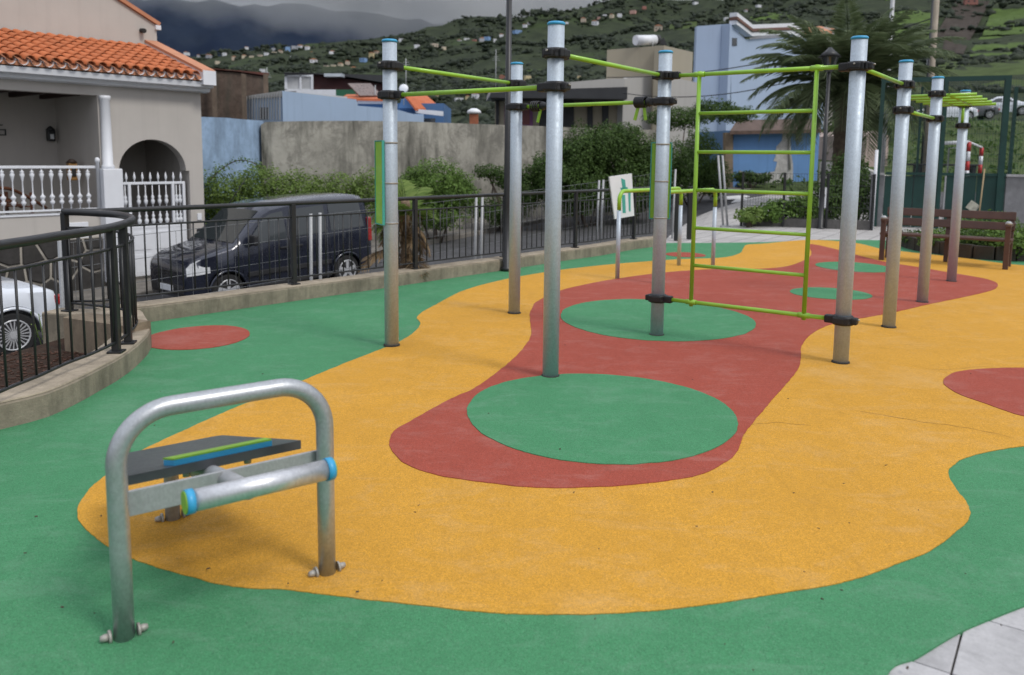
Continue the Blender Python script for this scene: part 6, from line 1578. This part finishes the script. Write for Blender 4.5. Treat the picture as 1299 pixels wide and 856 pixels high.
# dark tiered bench inside court
O = cpx(1260, 205) + nC * 7; O.z = 0.02
tbn = empty('court_table', O, 0, 'dark metal table standing beyond the goal in the court', 'table')
MB().bbox((0, 0, 1.45), (2.0, 0.5, 0.06), 0.01, rz=-0.35).build('top', SLATE, tbn)
for x in (-0.7, 0.7): MB().bbox((x, -0.35 * x, 0.72), (0.12, 0.3, 1.44), 0.01).build('leg', SLATE, tbn)
# broom leaning on the gate, with a dustpan sheet
p0 = cpx(1240, 285, 0.35); p0.z = 0.02; p1 = cpx(1249, 214, 0.10)
br = empty('broom', p0, 0, 'long-handled tool leaning against the green court gate', 'tool')
MB().tube([Vector((0, 0, 0)), p1 - p0], 0.016, 8).build('handle', plain('pale_wood', (0.36, 0.27, 0.15), 0.7), br)
q = cpx(1234, 262, 0.22); d_ = q - p0
MB().bbox(d_, (0.22, 0.03, 0.20), 0.01, rz=-0.35, m=Matrix.Rotation(-0.35, 3, 'Z') @ Matrix.Rotation(0.6, 3, 'Y')).build('paper_bag', plain('paper', (0.45, 0.44, 0.36), 0.8, var=0.35, nscale=12), br)
# planted fence with lamp between entrance and court
O = gp(1002, 290); HF = empty('planted_fence', O, 0, 'dark wire fence with low grey base wall in front of shrubs by the entrance', 'fence')
fa_, fb_ = gp(940, 287), gp(1105, 293)
def fpt(t, z): p = fa_.lerp(fb_, t); return Vector((p.x, p.y, z)) - O
for t in (0.0, 0.33, 0.66, 1.0): MB().bbox(fpt(t, 0.62), (0.05, 0.05, 1.3), 0.004).build('fence_post', IRON, HF)
vs = [fpt(0.03, -0.1), fpt(1, -0.1), fpt(1, 0.22), fpt(0.03, 0.22)]; vs += [v + Vector((0, 0.18, 0)) for v in vs]
MB().add(vs, [(0, 1, 2, 3), (7, 6, 5, 4), (0, 4, 5, 1), (1, 5, 6, 2), (2, 6, 7, 3), (3, 7, 4, 0)]).build('base_wall', concrete('dark_base', (0.13, 0.125, 0.12), 0.3, 2), HF)
mw = MB()
for i in range(1, 46): mw.tube([fpt(i / 46, 0.25), fpt(i / 46, 1.25)], 0.003, 4, cap=False)
for z in (0.25, 0.5, 0.75, 1.0, 1.25): mw.tube([fpt(0, z), fpt(1, z)], 0.004, 4, cap=False)
mw.build('wire_mesh', SLATE, HF, kind='stuff', fix=False)
for i, (u, y, z, rx, rz, n, m_) in enumerate(((950, 18.6, 0.28, 0.4, 0.22, 700, LEAF_L), (985, 18.8, 0.35, 0.6, 0.32, 1500, LEAF_M), (1015, 19.0, 0.4, 0.6, 0.4, 1700, LEAF_M), (1048, 19.4, 0.5, 0.7, 0.7, 2600, LEAF_D), (1085, 19.6, 0.6, 0.6, 0.8, 2600, LEAF_D), (1070, 20.6, 1.0, 0.8, 0.9, 2600, LEAF_D))):
    c = aty(u, 270, y); shrub('fence_shrub', (c.x, c.y, -0.1), [((c.x, c.y, z), rx, 0.5, rz), ((c.x + 0.2, c.y + 0.2, z + rz * 0.4), rx * 0.7, 0.4, rz * 0.6)], n, 0.045, m_,
        ('loose light shrub at the corner of the entrance pavement', 'green shrub behind wire fence seen through ladder rungs', 'dark shrub left of the black lantern post', 'dark shrub right of the black lantern post', 'dark shrub beside the thin white pole', 'tall dark shrub under the palm trunk')[i], 'shrub', 'shrubs behind the planted fence', stems=2)
p = fpt(0.62, 0.72) + O - Vector((0, 0.05, 0)); sg_ = empty('small_sign', p, 0, 'small pale sign plate on the planted wire fence', 'sign')
MB().bbox((0, 0, 0), (0.16, 0.015, 0.46), 0.004).build('plate', WHITE, sg_); MB().bbox((0, -0.009, 0.05), (0.10, 0.004, 0.05), 0.001).build('printed_band', SLATE, sg_)
# entrance end posts of the railing
for i, (u, v) in enumerate(((858, 305), (874, 303))):
    b = gp(u, v); o = empty('entrance_post', b, 0, ('dark entrance post nearer the railing end', 'dark entrance post beside the entrance pavement')[i], 'post')
    MB().bbox((0, 0, 0.5), (0.09, 0.09, 1.0), 0.008).build('shaft', IRON, o); MB().bbox((0, 0, 1.01), (0.11, 0.11, 0.03), 0.008).build('cap', IRON, o)
# galvanised leaning fence tubes by the entrance
for i, u in enumerate((914, 919.5)):
    b = gp(u + 3.5, 288, 0.0); tpt = aty(u - 3, 197, b.y); o = empty('leaning_tube', b, 0, ('leaning galvanised tube by the entrance, the left of the pair', 'leaning galvanised tube by the entrance, the right of the pair')[i], 'tube')
    MB().tube([Vector((0, 0, 0)), tpt - b], 0.024, 10).build('tube', GALV2, o); MB().bbox((0, 0, 0.02), (0.12, 0.12, 0.04), 0.006).build('foot', GALV2, o)
# cars parked beyond the court
for i, (u, v, y, pt, rz, lb) in enumerate(((1262, 146, 60, WHITECAR, -0.35, 'white car parked beyond the court fence at the right'), (1222, 150, 60, GREYCAR, -0.2, 'dark grey car parked beyond the court between two posts'), (1196, 152, 58, WHITECAR, -0.1, 'white car parked beyond the court behind the third post'))):
    p = aty(u, v, y); cr = make_car('distant_car', HATCH, pt, lb, 'car', False, 'cars parked beyond the court'); cr.location = (p.x - 2, p.y, p.z - 0.1); cr.rotation_euler = (0, 0, rz)
# grassy bank behind the court carrying the parked cars
bz = aty(1230, 156, 60).z
bank = MB(); vs = []; fs = []
prof = [(32, -0.2), (36, 0.5), (42, 1.6), (50, 2.9), (56, bz - 0.25), (66, bz - 0.1), (80, bz + 1.2)]
for i in range(25):
    x = 12 + 62 * i / 24
    for (y, z) in prof: vs.append((x * (0.55 + y / 130), y + 0.5 * pnoise(Vector((x * 0.4, y, 0))), z + 0.25 * pnoise(Vector((x * 0.3, y * 0.4, 5)))))
k = len(prof)
for i in range(24):
    for j in range(k - 1): fs.append((i * k + j, (i + 1) * k + j, (i + 1) * k + j + 1, i * k + j + 1))
bank.add(vs, fs, True).build('grassy_bank', GF2, kind='structure')
P_, N_ = [], []
for i in range(16000):
    y = nrng.uniform(34, 57); x = (12 + 62 * nrng.uniform()) * (0.55 + y / 130); z = lerp_tab(prof, y)
    if pnoise(Vector((x * 0.5, y * 0.5, 0))) < 0.0 : continue
    P_.append([x, y, z + nrng.uniform(0, 0.5)]); N_.append([0, -0.4, 0.8])
link_obj('bank_undergrowth', leaf_mesh('bank_undergrowth', P_, N_, np.full(len(P_), 0.16)), LEAF_D, label='rough dark undergrowth on the bank behind the court', cat='undergrowth', kind='stuff')
# ------------------------------------------------------------------ low cloud over the mountain: a closed body of mist, denser upwards
ct = newmat('cloud_mist'); ct.n.remove(ct.b)
pv_ = ct.n.new('ShaderNodeVolumePrincipled'); out_ = ct.n.get('Material Output'); ct.l.new(pv_.outputs[0], out_.inputs['Volume'])
pv_.inputs['Color'].default_value = (0.985, 0.99, 1.0, 1); pv_.inputs['Anisotropy'].default_value = 0.1
pc = ct.coord('Object'); sx = ct.n.new('ShaderNodeSeparateXYZ'); ct.l.new(pc, sx.inputs[0])
nz_ = ct.noise(0.0042, 5, 0.55, vec=ct.mapping(pc, (1, 1, 1.6)))
hgt_ = ct.math('ADD', sx.outputs[2], ct.math('MULTIPLY', ct.math('SUBTRACT', nz_, 0.5), 260))
# the base of the cloud hangs lower towards the right, down on the ridge
tilt = ct.math('MULTIPLY', sx.outputs[0], 0.12)
dn_ = ct.rng(ct.math('ADD', hgt_, tilt), 246, 366, 0.0, 0.0092)
ct.l.new(dn_, pv_.inputs['Density'])
cl_ = MB().box((-350, 2000, 640), (3000, 520, 880)).build('cloud', ct.m, label='low grey cloud hiding the mountain top', cat='cloud', kind='stuff')
